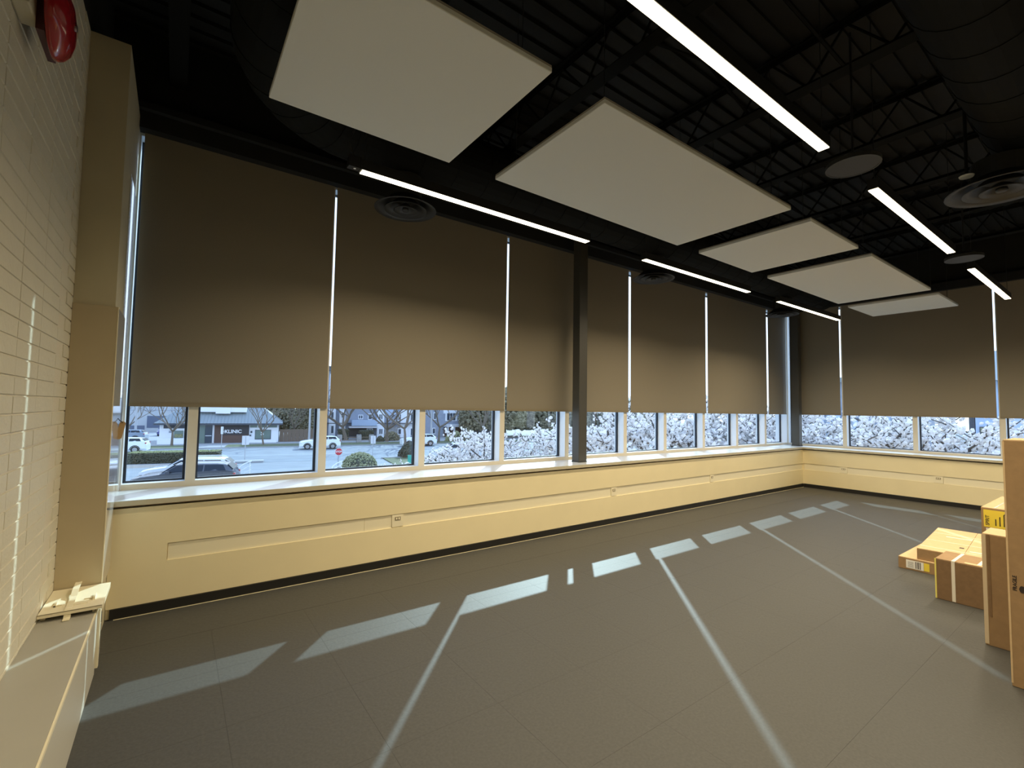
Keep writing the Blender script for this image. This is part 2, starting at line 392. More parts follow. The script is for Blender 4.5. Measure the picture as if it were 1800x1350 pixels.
# ------------------------------------------------------------------ left: pilaster, cover box, ledge
obj('trim_9', MB().box(-.3515, 4.535, ZS, -.3475, FY - .003, 3.35), M['gloss'], kind='structure')
pl = obj('trim_7', MB().box(XL, 4.05, .0, -.352, FY + .25, 4.06), M['pilaster'], kind='structure')
cb = root('pipe_cover', (-.445, 4.3, .38), 'tall tan cover box in front of the white pilaster, left of the window', 'cover')
obj('front_panel', MB().box(XL + .001, 4.028, .392, -.336, 4.046, 2.235), M['cover_box'], cb, label='tan front panel')
obj('side_panel', MB().box(-.350, 4.0465, .392, -.334, 4.53, 2.235), M['gloss'], cb, label='glossy side panel that mirrors the window')
obj('edge_strip', MB().box(-.336, 4.027, .392, -.331, 4.040, 2.236), M['cream_plate'], cb)
lg = root('radiator_cover', (-.44, 1.5, 0), 'long low cream radiator cover along the foot of the brick wall', 'radiator cover')
tp = MB(); tp.box(XL + .001, -1.2, .372, -.322, 4.02, .392); obj('top_panel', tp, M['ledge'], lg, label='grey cream top')
sd = MB(); sd.box(-.345, -1.2, .0, -.318, 3.72, .366); obj('side_panel', sd, M['ledgeside'], lg, label='pale cream side')
obj('edge_strip', MB().box(-.3215, -1.2, .374, -.314, 3.72, .391), M['cream_plate'], lg)
obj('end_panel', MB().box(-.345, 3.725, .03, -.305, 3.76, .372), M['cream_plate'], lg)
obj('end_return', MB().box(-.345, 3.765, .0, -.322, 4.02, .372), M['gloss'], lg)
# loose plate on the end of the ledge
pt = root('metal_plate', (-.43, 3.8, .392), 'loose cream metal plate with cut tabs lying on the end of the radiator cover', 'plate')
p = MB(); T = lambda q: Vector((q.x, q.y, q.z + .02 * 0))
p.box(-.558, 3.60, .4305, -.290, 4.02, .4345); p.box(-.558, 3.60, .415, -.290, 3.606, .4345); p.box(-.292, 3.60, .405, -.288, 4.02, .4345)
bevel(obj('plate', p, M['cream_plate'], pt), .001)
q = MB(); q.box(-.47, 3.68, .4346, -.36, 3.72, .437); q.box(-.51, 3.70, .4346, -.50, 3.78, .445); q.box(-.515, 3.70, .4346, -.475, 3.712, .441)
q.box(-.345, 3.72, .4346, -.335, 3.81, .449); q.box(-.385, 3.75, .4346, -.345, 3.76, .441)
obj('tab', q, M['cream_plate'], pt)
q = MB(); q.path([(-.43, 3.585, .4), (-.43, 3.60, .402), (-.428, 3.70, .445), (-.42, 3.78, .452), (-.415, 3.86, .47), (-.41, 3.96, .50)], .001)
q = MB()
pts = [(3.56, .394), (3.60, .396), (3.62, .4365), (3.72, .440), (3.80, .447), (3.86, .470), (3.97, .478)]
for (a, za), (b_, zb) in zip(pts[:-1], pts[1:]):
    q.add([(-.452, a, za), (-.422, a, za), (-.422, b_, zb), (-.452, b_, zb), (-.452, a, za + .003), (-.422, a, za + .003), (-.422, b_, zb + .003), (-.452, b_, zb + .003)], [(0, 3, 2, 1), (4, 5, 6, 7), (0, 1, 5, 4), (1, 2, 6, 5), (2, 3, 7, 6), (3, 0, 4, 7)])
obj('clip_strip', q, M['cream_plate'], pt)
# feet that carry the plate
obj('flange', MB().box(-.55, 3.64, .392, -.53, 3.98, .4305), M['cream_plate'], pt); obj('flange', MB().box(-.335, 3.64, .392, -.325, 3.98, .4305), M['cream_plate'], pt)
# hanging tag on the blind cord
tgz = 1.42
tg = root('hanging_tag', (-.325, 4.56, tgz - .10), 'small tan tag hanging on a black cord beside the left blind', 'tag')
ta, tb = Vector((-.3065, 4.50, 1.462)), Vector((-.3300, 4.50, 1.330))      # upper and lower end of the slanted board
ld = (ta - tb).normalized(); wd_ = Vector((ld.z, 0, -ld.x)); L_ = (ta - tb).length / 2
TG = lambda p: (ta + tb) / 2 + wd_ * p.x + ld * p.y + Vector((0, p.z, 0))
poly = [(.018 * math.cos(t), L_ - .018 + .018 * math.sin(t)) for t in [PI * k / 8 for k in range(9)]] + [(-.018 * math.cos(t), -L_ + .018 - .018 * math.sin(t)) for t in [PI * k / 8 for k in range(9)]]
obj('tag_board', MB().prism(poly, -.003, .003, T=TG), M['tag'], tg)
obj('cord', MB().path([(-.3335, 4.45, 1.485), (-.325, 4.47, 1.468), (-.317, 4.485, 1.462), (-.309, 4.495, 1.452)], .0025, 6), M['cord'], tg)

# ------------------------------------------------------------------ outlets in the channels
def outlet(T, a0, a1, label):
    r = root('wall_outlet', T(Vector(((a0 + a1) / 2, 0, .39))), label, 'outlet', 'outlets set in the wall channels')
    obj('plate', MB().box(a0, .002, .384, a1, .0158, .506, 0, T), M['cream_plate'], r)
    m_, c_ = (a0 + a1) / 2, (a1 - a0)
    obj('socket', MB().box(m_ - .25 * c_, -.002, .450, m_ + .25 * c_, .002, .482, 0, T), M['screw'], r)
    s = MB(); s.box(m_ - .18 * c_, -.003, .456, m_ - .04 * c_, -.0021, .476, 0, T); s.box(m_ + .04 * c_, -.003, .456, m_ + .18 * c_, -.0021, .476, 0, T); obj('slot', s, M['cream_plate'], r)
outlet(TA, 1.83, 1.95, 'cream outlet plate in the long wall channel, nearest the camera')
outlet(TA, 5.07, 5.18, 'cream outlet plate in the long wall channel, right of the mid wall column')
outlet(TA, 7.58, 7.69, 'cream outlet plate in the long wall channel, nearest the corner')
outlet(TB, 3.74, 3.87, 'cream outlet plate in the far wall channel, nearest the corner')
outlet(TB, 2.27, 2.40, 'cream outlet plate in the far wall channel, nearest the cardboard boxes')
for a0, a1 in ((.004, 1.549), (1.552, 1.828), (1.952, 5.068), (5.182, 7.578), (7.692, 11.17)): obj('channel_panel', MB().box(a0, .0105, .3785, a1, .0158, .5045, 0, TA), M['cream_plate'], wa)
for a0, a1 in ((-3.99, 2.268), (2.402, 3.738), (3.872, YW - .02)): obj('channel_panel', MB().box(a0, .0105, .3785, a1, .0158, .5045, 0, TB), M['cream_plate'], wb)

# ------------------------------------------------------------------ ceiling: ribbed deck and joists
ce = MB(); ce.box(XL - .25, YB - .2, ZD, FX + .3, FY + .3, ZD + .15)
y = YB
while y < FY: ce.box(XL, y, ZD - .035, FX, y + .085, ZD); y += .17
cg = obj('ceiling', ce, M['black'], kind='structure')
def joist(x):
    zb, zt = 4.45, ZD - .052
    j = MB(); 
    j.box(x - .065, YB, zb - .009, x + .065, FY - .03, zb - .0005)
    for dx in (-.045, .008):
        j.box(x + dx, YB, zb, x + dx + .037, FY - .03, zb + .008); j.box(x + dx, YB, zt - .008, x + dx + .037, FY - .03, zt)
        e = .0 if dx < 0 else .033
        j.box(x + dx + (.033 if dx < 0 else 0), YB, zb, x + dx + (.037 if dx < 0 else .004), FY - .03, zb + .045)
        j.box(x + dx + (.033 if dx < 0 else 0), YB, zt - .045, x + dx + (.037 if dx < 0 else .004), FY - .03, zt)
    jo = obj('joist', j, M['blackduct'], cg)
    w = MB(); y = YB + .1; up = True
    while y < FY - .35:
        w.tube((x, y, zb + .02 if up else zt - .02), (x, y + .3, zt - .02 if up else zb + .02), .011, n=6); y += .3; up = not up
    obj('web', w, M['blackduct'], jo)
for x in (-.1, 1.37, 2.85, 4.38, 5.87, 7.38, 8.87, 10.37): joist(x)
# cross bracing seen near the second panel
br = MB(); br.tube((2.88, 2.2, 4.47), (4.35, 2.2, 4.85), .014, n=6); br.tube((2.88, 2.2, 4.85), (4.35, 2.2, 4.47), .014, n=6); br.tube((2.88, 1.4, 4.46), (4.35, 1.4, 4.46), .014, n=6)
obj('bridging', br, M['blackduct'], cg)
# edge channel below deck over the long wall
obj('trim_8', MB().box(XL, 4.93, 4.10, FX, 4.985, 4.16), M['black'], kind='structure')

# ------------------------------------------------------------------ ducts
def duct(name, pts, r, label, seam=.35):
    d = MB(); d.path(pts, r, 28); c = root(name, (pts[0][0], pts[0][1], pts[0][2] - r), label, 'duct')
    obj('duct_shell', d, M['blackduct'], c, smooth=False)
    P = [Vector(p) for p in pts]
    for a, b_ in zip(P[:-1], P[1:]):
        L = (b_ - a).length; k = max(1, int(L / seam))
        for i in range(k):
            m_ = a.lerp(b_, (i + .5) / k); dd = (b_ - a).normalized() * .006; obj('seam_ring', MB().tube(m_ - dd, m_ + dd, r + .005, n=28), M['blackduct'], c)
    return c
pts = [(.47, YB + .1, 4.12), (.47, 3.35, 4.12)]
for k in range(1, 7):
    t = k / 6 * PI / 2; pts.append((.47 + .80 * (1 - math.cos(t)), 3.35 + .80 * math.sin(t), 4.12))
pts += [(11.2, 4.15, 4.12)]
duct('round_duct', pts, .30, 'large black round duct that bends and runs above the long window')
duct('round_duct', [(1.9, .50, 4.1), (6.15, .50, 4.1)], .32, 'black round duct at upper right, ending above the big round vent')

# ------------------------------------------------------------------ round diffusers and discs
def round_vent(x, y, z, r, top, label):
    g = root('round_vent', (x, y, z), label, 'vent', 'round ceiling vents')
    k = r / .3
    obj('outer_cone', MB().lathe((x, y, z), [(.150 * k, .10), (.205 * k, .055), (.262 * k, .012), (.300 * k, .0), (.302 * k, .006), (.264 * k, .022), (.21 * k, .065), (.155 * k, .11)], 40), M['diffuser'], g, smooth=True)
    obj('middle_cone', MB().lathe((x, y, z - .006), [(.10 * k, .085), (.155 * k, .03), (.205 * k, .0), (.206 * k, .005), (.158 * k, .038), (.105 * k, .09)], 40), M['diffuser'], g, smooth=True)
    obj('inner_cone', MB().lathe((x, y, z - .012), [(.03 * k, .06), (.075 * k, .022), (.115 * k, 0), (.116 * k, .005), (.08 * k, .03), (.03 * k, .07)], 32), M['diffuser'], g, smooth=True)
    obj('centre_button', MB().lathe((x, y, z - .014), [(.0, .006), (.028 * k, .0), (.034 * k, .012), (.03 * k, .03), (0, .034)], 24), M['diffuser'], g, smooth=True)
    s = MB(); s.tube((x, y, z + .10), (x, y, top), .155 * k, n=32); obj('collar', s, M['diffuser_in'], g)
round_vent(1.72, 4.18, 3.50, .29, 3.812, 'round black ceiling vent hanging in front of the second blind from the left')
round_vent(5.51, 4.18, 3.50, .29, 3.812, 'round black ceiling vent hanging right of the mid wall column')
round_vent(9.45, 4.18, 3.50, .29, 3.812, 'round black ceiling vent nearest the corner column')
round_vent(5.60, .70, 3.52, .36, 3.775, 'largest round black vent, at the right edge under the short duct')
def disc(x, y, z, r, label):
    g = root('ceiling_disc', (x, y, z), label, 'speaker', 'flat round discs between the strip lights')
    obj('face', MB().lathe((x, y, z), [(0, .002), (r - .012, .002), (r - .012, .004), (0, .004)], 40), M['disc'], g, smooth=False)
    obj('rim', MB().lathe((x, y, z), [(r - .012, 0), (r, 0), (r, .03), (r - .012, .03), (r - .012, 0)], 40), M['diffuser'], g)
    obj('housing', MB().lathe((x, y, z), [(0, .075), (r * .55, .07), (r * .8, .03), (r - .012, .02)], 32), M['lampbody'], g)
    obj('drop_rod', MB().tube((x, y, z + .07), (x, y, 4.45), .008, n=8), M['lampbody'], g)
disc(3.97, 1.245, 3.42, .17, 'flat round grey disc between the near and middle strip lights at right')
disc(7.36, 1.245, 3.42, .17, 'flat round grey disc between the two small strip lights at far right')
sk = root('sprinkler_head', (5.35, .87, 3.62), 'small whitish sprinkler head above the big round vent at right', 'sprinkler')
obj('deflector', MB().lathe((5.35, .87, 3.62), [(0, 0), (.045, .0), (.05, .012), (.03, .02), (0, .02)], 20), M['panel'], sk)
obj('drop_pipe', MB().tube((5.35, .87, 3.64), (5.35, .87, 4.87), .012, n=8), M['blackduct'], sk)

# ------------------------------------------------------------------ hanging acoustic panels
PW, G_, p0 = 1.237, .423, .380
st = [p0, p0 + PW + G_, p0 + 3 * PW + 2 * G_, p0 + 4 * PW + 3 * G_, p0 + 6 * PW + 4 * G_]
ln = [PW, 2 * PW, PW, 2 * PW, PW]
pn = ['square white acoustic panel nearest the camera, cut by the top of the picture', 'large white rectangular acoustic panel, second from the camera', 'small white acoustic panel between the two large ones', 'large white acoustic panel, fourth from the camera', 'farthest and smallest looking white acoustic panel, before the far wall blinds']
for s_, l_, lab in zip(st, ln, pn):
    r = root('ceiling_panel', (s_ + l_ / 2, 2.502, 3.47), lab, 'ceiling panel', 'white acoustic panels hung in a row')
    bevel(obj('board', MB().box(s_, 1.902, 3.470, s_ + l_, 3.103, 3.500), M['panel'], r), .003, 1)
    obj('edge_frame', MB().box(s_ + .002, 1.904, 3.5005, s_ + l_ - .002, 3.101, 3.512), M['paneledge'], r)
    for a, b_ in ((s_ + .12, 2.02), (s_ + l_ - .12, 2.02), (s_ + .12, 2.98), (s_ + l_ - .12, 2.98)):
        top = 3.815 if a < .78 else ZD - .051
        obj('hanger', MB().tube((a, b_, 3.512), (a, b_, top), .003, n=6), M['lampbody'], r)

# ------------------------------------------------------------------ strip lights
def strip(x0, y, L, label, extra=False):
    z = 3.40; r = root('strip_light', (x0 + L / 2, y, z), label, 'light', 'linear strip lights')
    obj('housing', MB().box(x0 - .012, y - .036, z + .004, x0 + L + .012, y + .036, z + .085), M['lampbody'], r)
    obj('diffuser', MB().box(x0, y - .0325, z - .001, x0 + L, y + .0325, z + .0035), M['lens'], r)
    for a in (x0 + .03, x0 + L - .03): obj('cable', MB().tube((a, y, z + .085), (a, y, ZD - .051 if y < 3.8 else 4.4), .0025, n=6), M['lampbody'], r)
    al = bpy.data.lights.new('strip_lamp', 'AREA'); al.shape = 'RECTANGLE'; al.size = L; al.size_y = .065; al.spread = math.radians(145); al.energy = LAMPW; al.color = LAMPC
    ao = bpy.data.objects.new('strip_lamp', al); COL.objects.link(ao); ao.parent = r; ao.location = (0, 0, -.004)
    if extra:
        obj('driver_box', MB().box(x0 - .10, y - .03, z + .01, x0 - .013, y + .03, z + .10), M['lampbody'], r)
        obj('sensor', MB().lathe((x0 - .05, y, z + .008), [(0, 0), (.009, .001), (.012, .004), (0, .004)], 14), M['white'], r)
        obj('power_cord', MB().path([(x0 - .06, y, z + .10), (x0 - .10, y - .01, z + .20), (x0 - .06, y - .02, z + .32), (x0 - .09, y, z + .5), (x0 - .08, y, ZD - .06)], .006, 6), M['lampbody'], r)
GL = 'linear strip lights'
LX = [1.079, 4.457, 7.835]
LB1 = ['lit strip light nearest the camera in the row by the long window', 'lit strip light in the middle of the row by the long window', 'lit strip light nearest the corner in the row by the long window']
LB2 = ['largest lit strip light, crossing the top edge at upper right', 'lit strip light in the middle of the right hand row', 'smallest lit strip light of the right hand row, at the far right edge']
LB3 = ['lit strip light behind the camera, nearest the brick wall', 'lit strip light behind the camera, middle of the rear row', 'lit strip light behind the camera, nearest the far wall']
for i, x in enumerate(LX):
    strip(x, 3.515, 2.43, LB1[i], i == 0); strip(x, 1.265, 2.43, LB2[i])
    strip(x, -.985, 2.43, LB3[i])

# ------------------------------------------------------------------ fire bell on the brick wall
fb = root('fire_bell', (-.50, 2.60, 3.0), 'red round fire alarm bell mounted high on the painted brick wall', 'alarm bell')
yb_, zb_ = 2.60, 3.165
bx = MB(); bx.box(XL + .001, 2.40, 3.08, -.505, 2.56, 3.26); bevel(obj('back_box', bx, M['beige_box'], fb), .006)
obj('bracket', MB().box(-.505, 2.50, 3.05, -.480, 2.72, 3.27), M['darkred'], fb)
obj('gong', MB().lathe((-.478, yb_, zb_), [(.0, .0), (.146, .0), (.150, .004), (.150, .016), (.143, .030), (.120, .050), (.08, .064), (.035, .070), (0, .071)], 48, axis='x'), M['red'], fb, smooth=True)
obj('bolt', MB().lathe((-.408, yb_, zb_), [(.014, .0), (.014, .006), (0, .008)], 10, axis='x'), M['steel'], fb)

# ------------------------------------------------------------------ cardboard boxes
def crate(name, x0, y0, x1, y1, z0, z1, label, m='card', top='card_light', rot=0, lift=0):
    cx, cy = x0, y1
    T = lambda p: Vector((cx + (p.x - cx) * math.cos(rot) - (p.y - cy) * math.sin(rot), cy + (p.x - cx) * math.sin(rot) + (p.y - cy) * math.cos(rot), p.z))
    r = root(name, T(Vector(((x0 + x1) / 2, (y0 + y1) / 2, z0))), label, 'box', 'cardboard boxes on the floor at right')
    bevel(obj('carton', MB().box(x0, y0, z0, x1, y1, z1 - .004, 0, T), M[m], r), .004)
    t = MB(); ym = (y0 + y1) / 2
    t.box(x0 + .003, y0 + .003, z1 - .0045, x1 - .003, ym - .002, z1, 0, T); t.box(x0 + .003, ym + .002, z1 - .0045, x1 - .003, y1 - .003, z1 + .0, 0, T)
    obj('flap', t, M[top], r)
    return r, T
# E tall box at the right edge
r, T = crate('cardboard_box', 4.11, -.25, 4.50, .555, 0, 1.46, 'tallest cardboard box, standing at the right edge with a fragile mark')
obj('corner_tape', MB().box(4.1085, .548, .02, 4.1135, .5565, 1.45), M['card_light'], r)
zt_ = at(1784, 1025, 0, 4.11).z; y0_ = at(1784, 1025, 0, 4.11).y; y1_ = at(1791, 1032, 0, 4.11).y
obj('printed_mark', text_mb('FRAGILE', .024, (4.1092, y0_, zt_), (0, 0, 1), (0, 1, 0), .0005, True), M['ink'], r)
gl = MB(); cpt = [(.0, .0), (.006, .012), (.014, .016), (.030, .014), (.040, .006), (.040, -.006), (.030, -.014), (.014, -.016), (.006, -.012)]
gl.prism([(-x, y) for x, y in cpt], -.0006, .0006, T=lambda p: Vector((4.1092 + p.z, y1_ + p.x * .8, zt_ - .03 + p.y * 1.3)))
obj('glass_symbol', gl, M['ink'], r)
# D
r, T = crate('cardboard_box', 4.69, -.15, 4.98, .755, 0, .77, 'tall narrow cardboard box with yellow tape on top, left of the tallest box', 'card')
obj('corner_tape', MB().box(4.6880, .735, .01, 4.6935, .7565, .765), M['tape'], r)
obj('tape_strip', MB().box(4.6875, .716, .20, 4.6895, .730, .765), M['card_dark'], r, label='torn brown tape strip')
obj('top_tape', MB().box(4.70, .20, .7702, 4.76, .58, .772), M['yellowtape'], r, label='yellow tape')
# C
r, T = crate('cardboard_box', 5.487, .30, 5.86, 1.185, 0, .346, 'low dark cardboard box with a white strap, left of the tall narrow box', 'card_dark', 'card')
s = MB(); s.box(5.4845, 1.055, .006, 5.4868, 1.078, .348, 0, None); s.box(5.4845, 1.055, .3465, 5.861, 1.078, .3485)
obj('strap', s, M['strap'], r, label='white strap')
obj('top_label', MB().box(5.50, 1.00, .3465, 5.55, .82, .3482), M['card_light'], r)
s = MB(); s.box(5.53, .90, .3465, 5.75, .925, .3485); obj('strap', s, M['strap'], r, label='white strap')
obj('edge_tape', MB().box(5.4848, 1.176, .004, 5.4868, 1.187, .345), M['yellowtape'], r)
# A
r, T = crate('cardboard_box', 6.24, .85, 7.25, 1.64, 0, .12, 'flat cardboard box on the floor with a barcode label, under the strapped flat box', 'card', 'card_light')
obj('shipping_label', MB().box(6.2375, 1.435, .018, 6.2395, 1.575, .100), M['white_label'], r, label='white barcode label')
bc = MB()
for k, (a, w_) in enumerate([(1.50, .006), (1.49, .003), (1.482, .008), (1.47, .003), (1.463, .006)]): bc.box(6.2368, a - w_, .024, 6.2374, a, .094)
for zz in (.03, .042, .054, .066, .078): bc.box(6.2368, 1.515, zz, 6.2374, 1.56, zz + .003)
obj('barcode', bc, M['ink'], r)
obj('yellow_patch', MB().box(6.2375, 1.39, .02, 6.2395, 1.432, .098), M['yellow'], r)
# B
r, T = crate('cardboard_box', 6.26, .80, 7.62, 1.49, .121, .235, 'long flat strapped cardboard box lying on top of the barcode box', 'card', 'card_light', rot=.085)
for k, a in enumerate((6.42, 6.80, 7.26)):
    s = MB(); s.box(a - .007, .81, .2353, a + .007, 1.485, .2370, 0, T); obj('strap', s, M['strap'], r, label='pale strap')
s = MB()
for a0, b0, b1 in ((6.50, .85, 1.12), (6.62, .86, 1.00), (6.95, .84, 1.05), (7.10, 1.15, 1.36)): s.box(a0, b0, .2353, a0 + .028, b1, .2366, 0, T)
obj('torn_tape', s, M['white_label'], r)
obj('hand_hole', MB().box(6.60, 1.17, .2353, 6.65, 1.205, .2362, 0, T), M['ink'], r)
# F
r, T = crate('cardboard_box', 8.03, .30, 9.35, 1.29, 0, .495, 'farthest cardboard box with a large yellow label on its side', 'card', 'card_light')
obj('yellow_label', MB().box(8.0275, .80, .265, 8.0295, 1.268, .470), M['yellow'], r, label='large yellow printed label')
for k in range(9): obj('print_line', MB().box(8.0268, 1.16 - k * .035, .29, 8.0274, 1.17 - k * .035, .37 + .03 * (k % 3)), M['ink'], r)
t_ = MB()
t_.add(text_mb('SPIRIT', .045, (8.0270, 1.235, .345), (0, 0, 1), (0, 1, 0), .0004, True).v, text_mb('SPIRIT', .045, (0, 0, 0), (0, 0, 1), (0, 1, 0), .0004, True).f)
obj('lettering', t_, M['ink'], r); t_ = MB()
t_.prism([(0, 0), (-.09, .006), (-.13, -.02), (-.08, .035), (-.02, .03)], -.0006, .0, T=lambda p: Vector((8.0272 + p.z, 1.10 + p.x, .425 + p.y)))
obj('printed_arrow', t_, M['ink'], r)
obj('small_label', MB().box(8.0275, 1.10, .212, 8.0295, 1.25, .252), M['white_label'], r)
s = MB()
for a in (1.17, 1.0, .8, .6): s.box(8.05, a, .4952, 9.33, a + .015, .4962)
obj('top_slats', s, M['tape'], r)
#OUTSIDE
# ================================================================== OUTSIDE (one storey below)
G = -3.4
SE = Vector((math.cos(math.radians(10)), -math.sin(math.radians(10)), 0)); SN = Vector((-SE.y, SE.x, 0))
def SW(a, b, z=0): return SE * a + SN * b + Vector((0, 0, G + z))          # street frame to world
TS = lambda p: SW(p.x, p.y, p.z)
def onp(u, v, b):        # where the sight line meets the vertical street-parallel plane at distance b: (a, height)
    d = ray(u, v); t = (b - SN.dot(CAM)) / SN.dot(d); P = CAM + d * t; return SE.dot(P), P.z - G
def ong(u, v, h=0):
    P = at(u, v, 2, G + h); return P
def toS(P): return SE.dot(P), SN.dot(P)
gd = MB(); gd.add([(-90, FY + .3, G - .25), (180, -60, G - .25), (180, 190, G - .25), (-90, 190, G - .25)], [(0, 1, 2, 3)])
gd = MB(); gd.box(-90, FY + .6, G - .3, 190, 46.0, G); 
gd.box(14, -70, G - .3, 190, FY + .55, G)
obj('ground', gd, M['lot'], kind='structure')
rd = MB(); rd.box(-70, 46.2, -.3, 130, 62.0, .01, 0, TS); obj('road', rd, M['asphalt'], kind='structure')
fg = MB(); fg.box(-70, 62.0, -.3, 160, 150, -.005, 0, TS); obj('ground_beyond', fg, M['concrete'], kind='structure')
kb = MB(); kb.box(-70, 62.0, -.2, 130, 62.2, .12, 0, TS); obj('kerb', kb, M['concrete'], kind='structure')
lw = MB(); lw.box(-17.5, 62.2, 0, -9.4, 66.6, .10, 0, TS); lw.box(-6.2, 62.2, 0, 130, 66.6, .10, 0, TS); obj('grass_verge', lw, M['grass'], kind='structure')
for b_ in (52.2, 53.1): obj('lane_line', MB().box(-60, b_, .011, 120, b_ + .13, .016, 0, TS), M['line'], kind='structure')
obj('lane_line', MB().box(-60, 57.2, .011, 120, 57.3, .016, 0, TS), M['line'], kind='structure')
obj('kerb', MB().box(-60, 45.9, -.2, -3.0, 46.4, .14, 0, TS), M['concrete'], kind='structure')
obj('kerb', MB().box(8.5, 45.9, -.2, 120, 46.4, .14, 0, TS), M['concrete'], kind='structure')
isl = MB(); isl.box(-4.5, 46.0, -.1, -1.6, 47.2, .16, 0, TS); obj('kerb', isl, M['concrete'], kind='structure')
gv = MB(); gv.box(8.6, 40.0, -.2, 60, 45.9, .08, 0, TS); obj('grass_verge', gv, M['grass'], kind='structure')

# ---- leafy masses: small leaf blobs scattered over a surface, one object that nobody could count
def blob(mb, c, r, n=1, squash=1.0):
    a = random.uniform(0, PI); ca, sa = math.cos(a), math.sin(a)
    vs = [(1, 0, 0), (-1, 0, 0), (0, 1, 0), (0, -1, 0), (0, 0, 1), (0, 0, -1)]
    out = []
    for x, y, z in vs:
        k = r * random.uniform(.7, 1.3); out.append((c[0] + (x * ca - y * sa) * k, c[1] + (x * sa + y * ca) * k, c[2] + z * k * squash))
    mb.add(out, [(0, 2, 4), (2, 1, 4), (1, 3, 4), (3, 0, 4), (2, 0, 5), (1, 2, 5), (3, 1, 5), (0, 3, 5)])
def leafy_box(x0, y0, z0, x1, y1, z1, n, r, T):
    mb = MB()
    for i in range(n):
        f = random.random()
        if f < .38: p = (random.uniform(x0, x1), random.uniform(y0, y1), z1)
        elif f < .9: p = (random.uniform(x0, x1), y0, random.uniform(z0, z1))
        else: p = (random.choice((x0, x1)), random.uniform(y0, y1), random.uniform(z0, z1))
        q = T(Vector(p)); blob(mb, q, r)
    return mb
def leafy_dome(c, rx, ry, rz, n, r, z0=0):
    mb = MB()
    for i in range(n):
        t = random.uniform(0, 2 * PI); s = random.random() ** .6; k = random.uniform(.88, 1.04)
        el = math.acos(s) if False else random.uniform(0, PI / 2)
        p = (c[0] + rx * k * math.cos(t) * math.cos(el), c[1] + ry * k * math.sin(t) * math.cos(el), c[2] + z0 + rz * k * math.sin(el)); blob(mb, p, r)
    return mb
# ---- hedge along the car park
hd = root('clipped_hedge', SW(-8.3, 45.5), 'long clipped hedge behind the two parked cars at lower left', 'hedge')
hb = MB(); hb.box(-11.2, 46.75, .0, -5.0, 48.6, .90, 0, TS)
obj('core', hb, M['hedge'], hd)
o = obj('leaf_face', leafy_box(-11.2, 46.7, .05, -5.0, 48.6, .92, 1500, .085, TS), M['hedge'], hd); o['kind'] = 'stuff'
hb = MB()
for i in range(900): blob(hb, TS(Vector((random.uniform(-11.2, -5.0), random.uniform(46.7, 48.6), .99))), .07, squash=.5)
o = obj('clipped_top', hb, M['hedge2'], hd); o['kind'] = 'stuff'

# ---- shrubs
def bush(u, v, wpx, top, label, m, n=500, grp=None, r=.10):
    P = ong(u, v); k = (at(u + 10, v, 1, P.y) - P).length / 10; rx = wpx * k / 2; zt = at(u, top, 1, P.y).z - G
    b_ = root('round_bush', (P.x, P.y, G), label, 'bush', grp)
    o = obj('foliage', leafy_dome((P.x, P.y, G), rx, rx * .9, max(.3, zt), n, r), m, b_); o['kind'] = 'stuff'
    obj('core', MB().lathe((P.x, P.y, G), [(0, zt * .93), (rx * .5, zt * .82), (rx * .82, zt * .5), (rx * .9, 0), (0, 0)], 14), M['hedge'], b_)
bush(632, 824, 60, 797, 'wide rounded olive bush on a low bed beside the stop sign', M['bush'], 900)
bush(722, 804, 40, 779, 'dark rounded bush beside the green sign, right of the stop sign', M['hedge'], 700)
for i, (u, v, w, t_, lb) in enumerate([(801, 776, 17, 759, 'small pale ball shaped shrub in front of the grey apartment porch'),
        (826, 776, 24, 757, 'low ragged shrub right of the ball shaped shrub by the porch'), (790, 776, 12, 764, 'tiny grey shrub left of the ball shaped shrub'),
        (688, 774, 26, 760, 'brown leafless shrub at the foot of the middle street tree'), (668, 776, 12, 768, 'small dark shrub by the white corner bay of the apartments')]):
    bush(u, v, w, t_, lb, [M['bush'], M['brownleaf'], M['bush'], M['brownleaf'], M['hedge']][i], 260, r=.16)

# ---- clinic
CB = 71.0
ct = root('clinic_building', SW(-7.3, 75), 'low white clinic with a metal roof and a dark sign band across the street', 'building')
def R(u0, v0, u1, v1, b=CB):
    a0, z1 = onp(u0, v0, b); a1, z0 = onp(u1, v1, b); return a0, a1, z0, z1
def fac(name, u0, v0, u1, v1, m, parent, d0=-.04, d1=.1, b=CB, zmin=None, label=None):
    a0, a1, z0, z1 = R(u0, v0, u1, v1, b); z0 = max(z0, 0) if zmin is None else zmin
    return obj(name, MB().box(a0, b + d0, z0, a1, b + d1, z1, 0, TS), m, parent, label=label)
aL, zE = onp(281, 743, CB); aR, _ = onp(490, 745, CB); zE = 2.55
obj('wall', MB().box(aL, CB, 0, aR, CB + 9, zE + .1, 0, TS), M['whitewall'], ct)
rf = MB(); e = .5; zr = 5.6
rf.add([TS(Vector(p)) for p in ((aL - e, CB - .7, zE), (aR + e, CB - .7, zE), (aR + e, CB + 9.7, zE), (aL - e, CB + 9.7, zE), (aL + 3.2, CB + 3.5, zr), (aR - 3.2, CB + 3.5, zr), (aR - 3.2, CB + 5.5, zr), (aL + 3.2, CB + 5.5, zr))],
       [(0, 3, 2, 1), (4, 5, 6, 7), (0, 1, 5, 4), (1, 2, 6, 5), (2, 3, 7, 6), (3, 0, 4, 7)])
ro = obj('roof', rf, M['roof'], ct)
rb = MB(); a = aL - e + .15
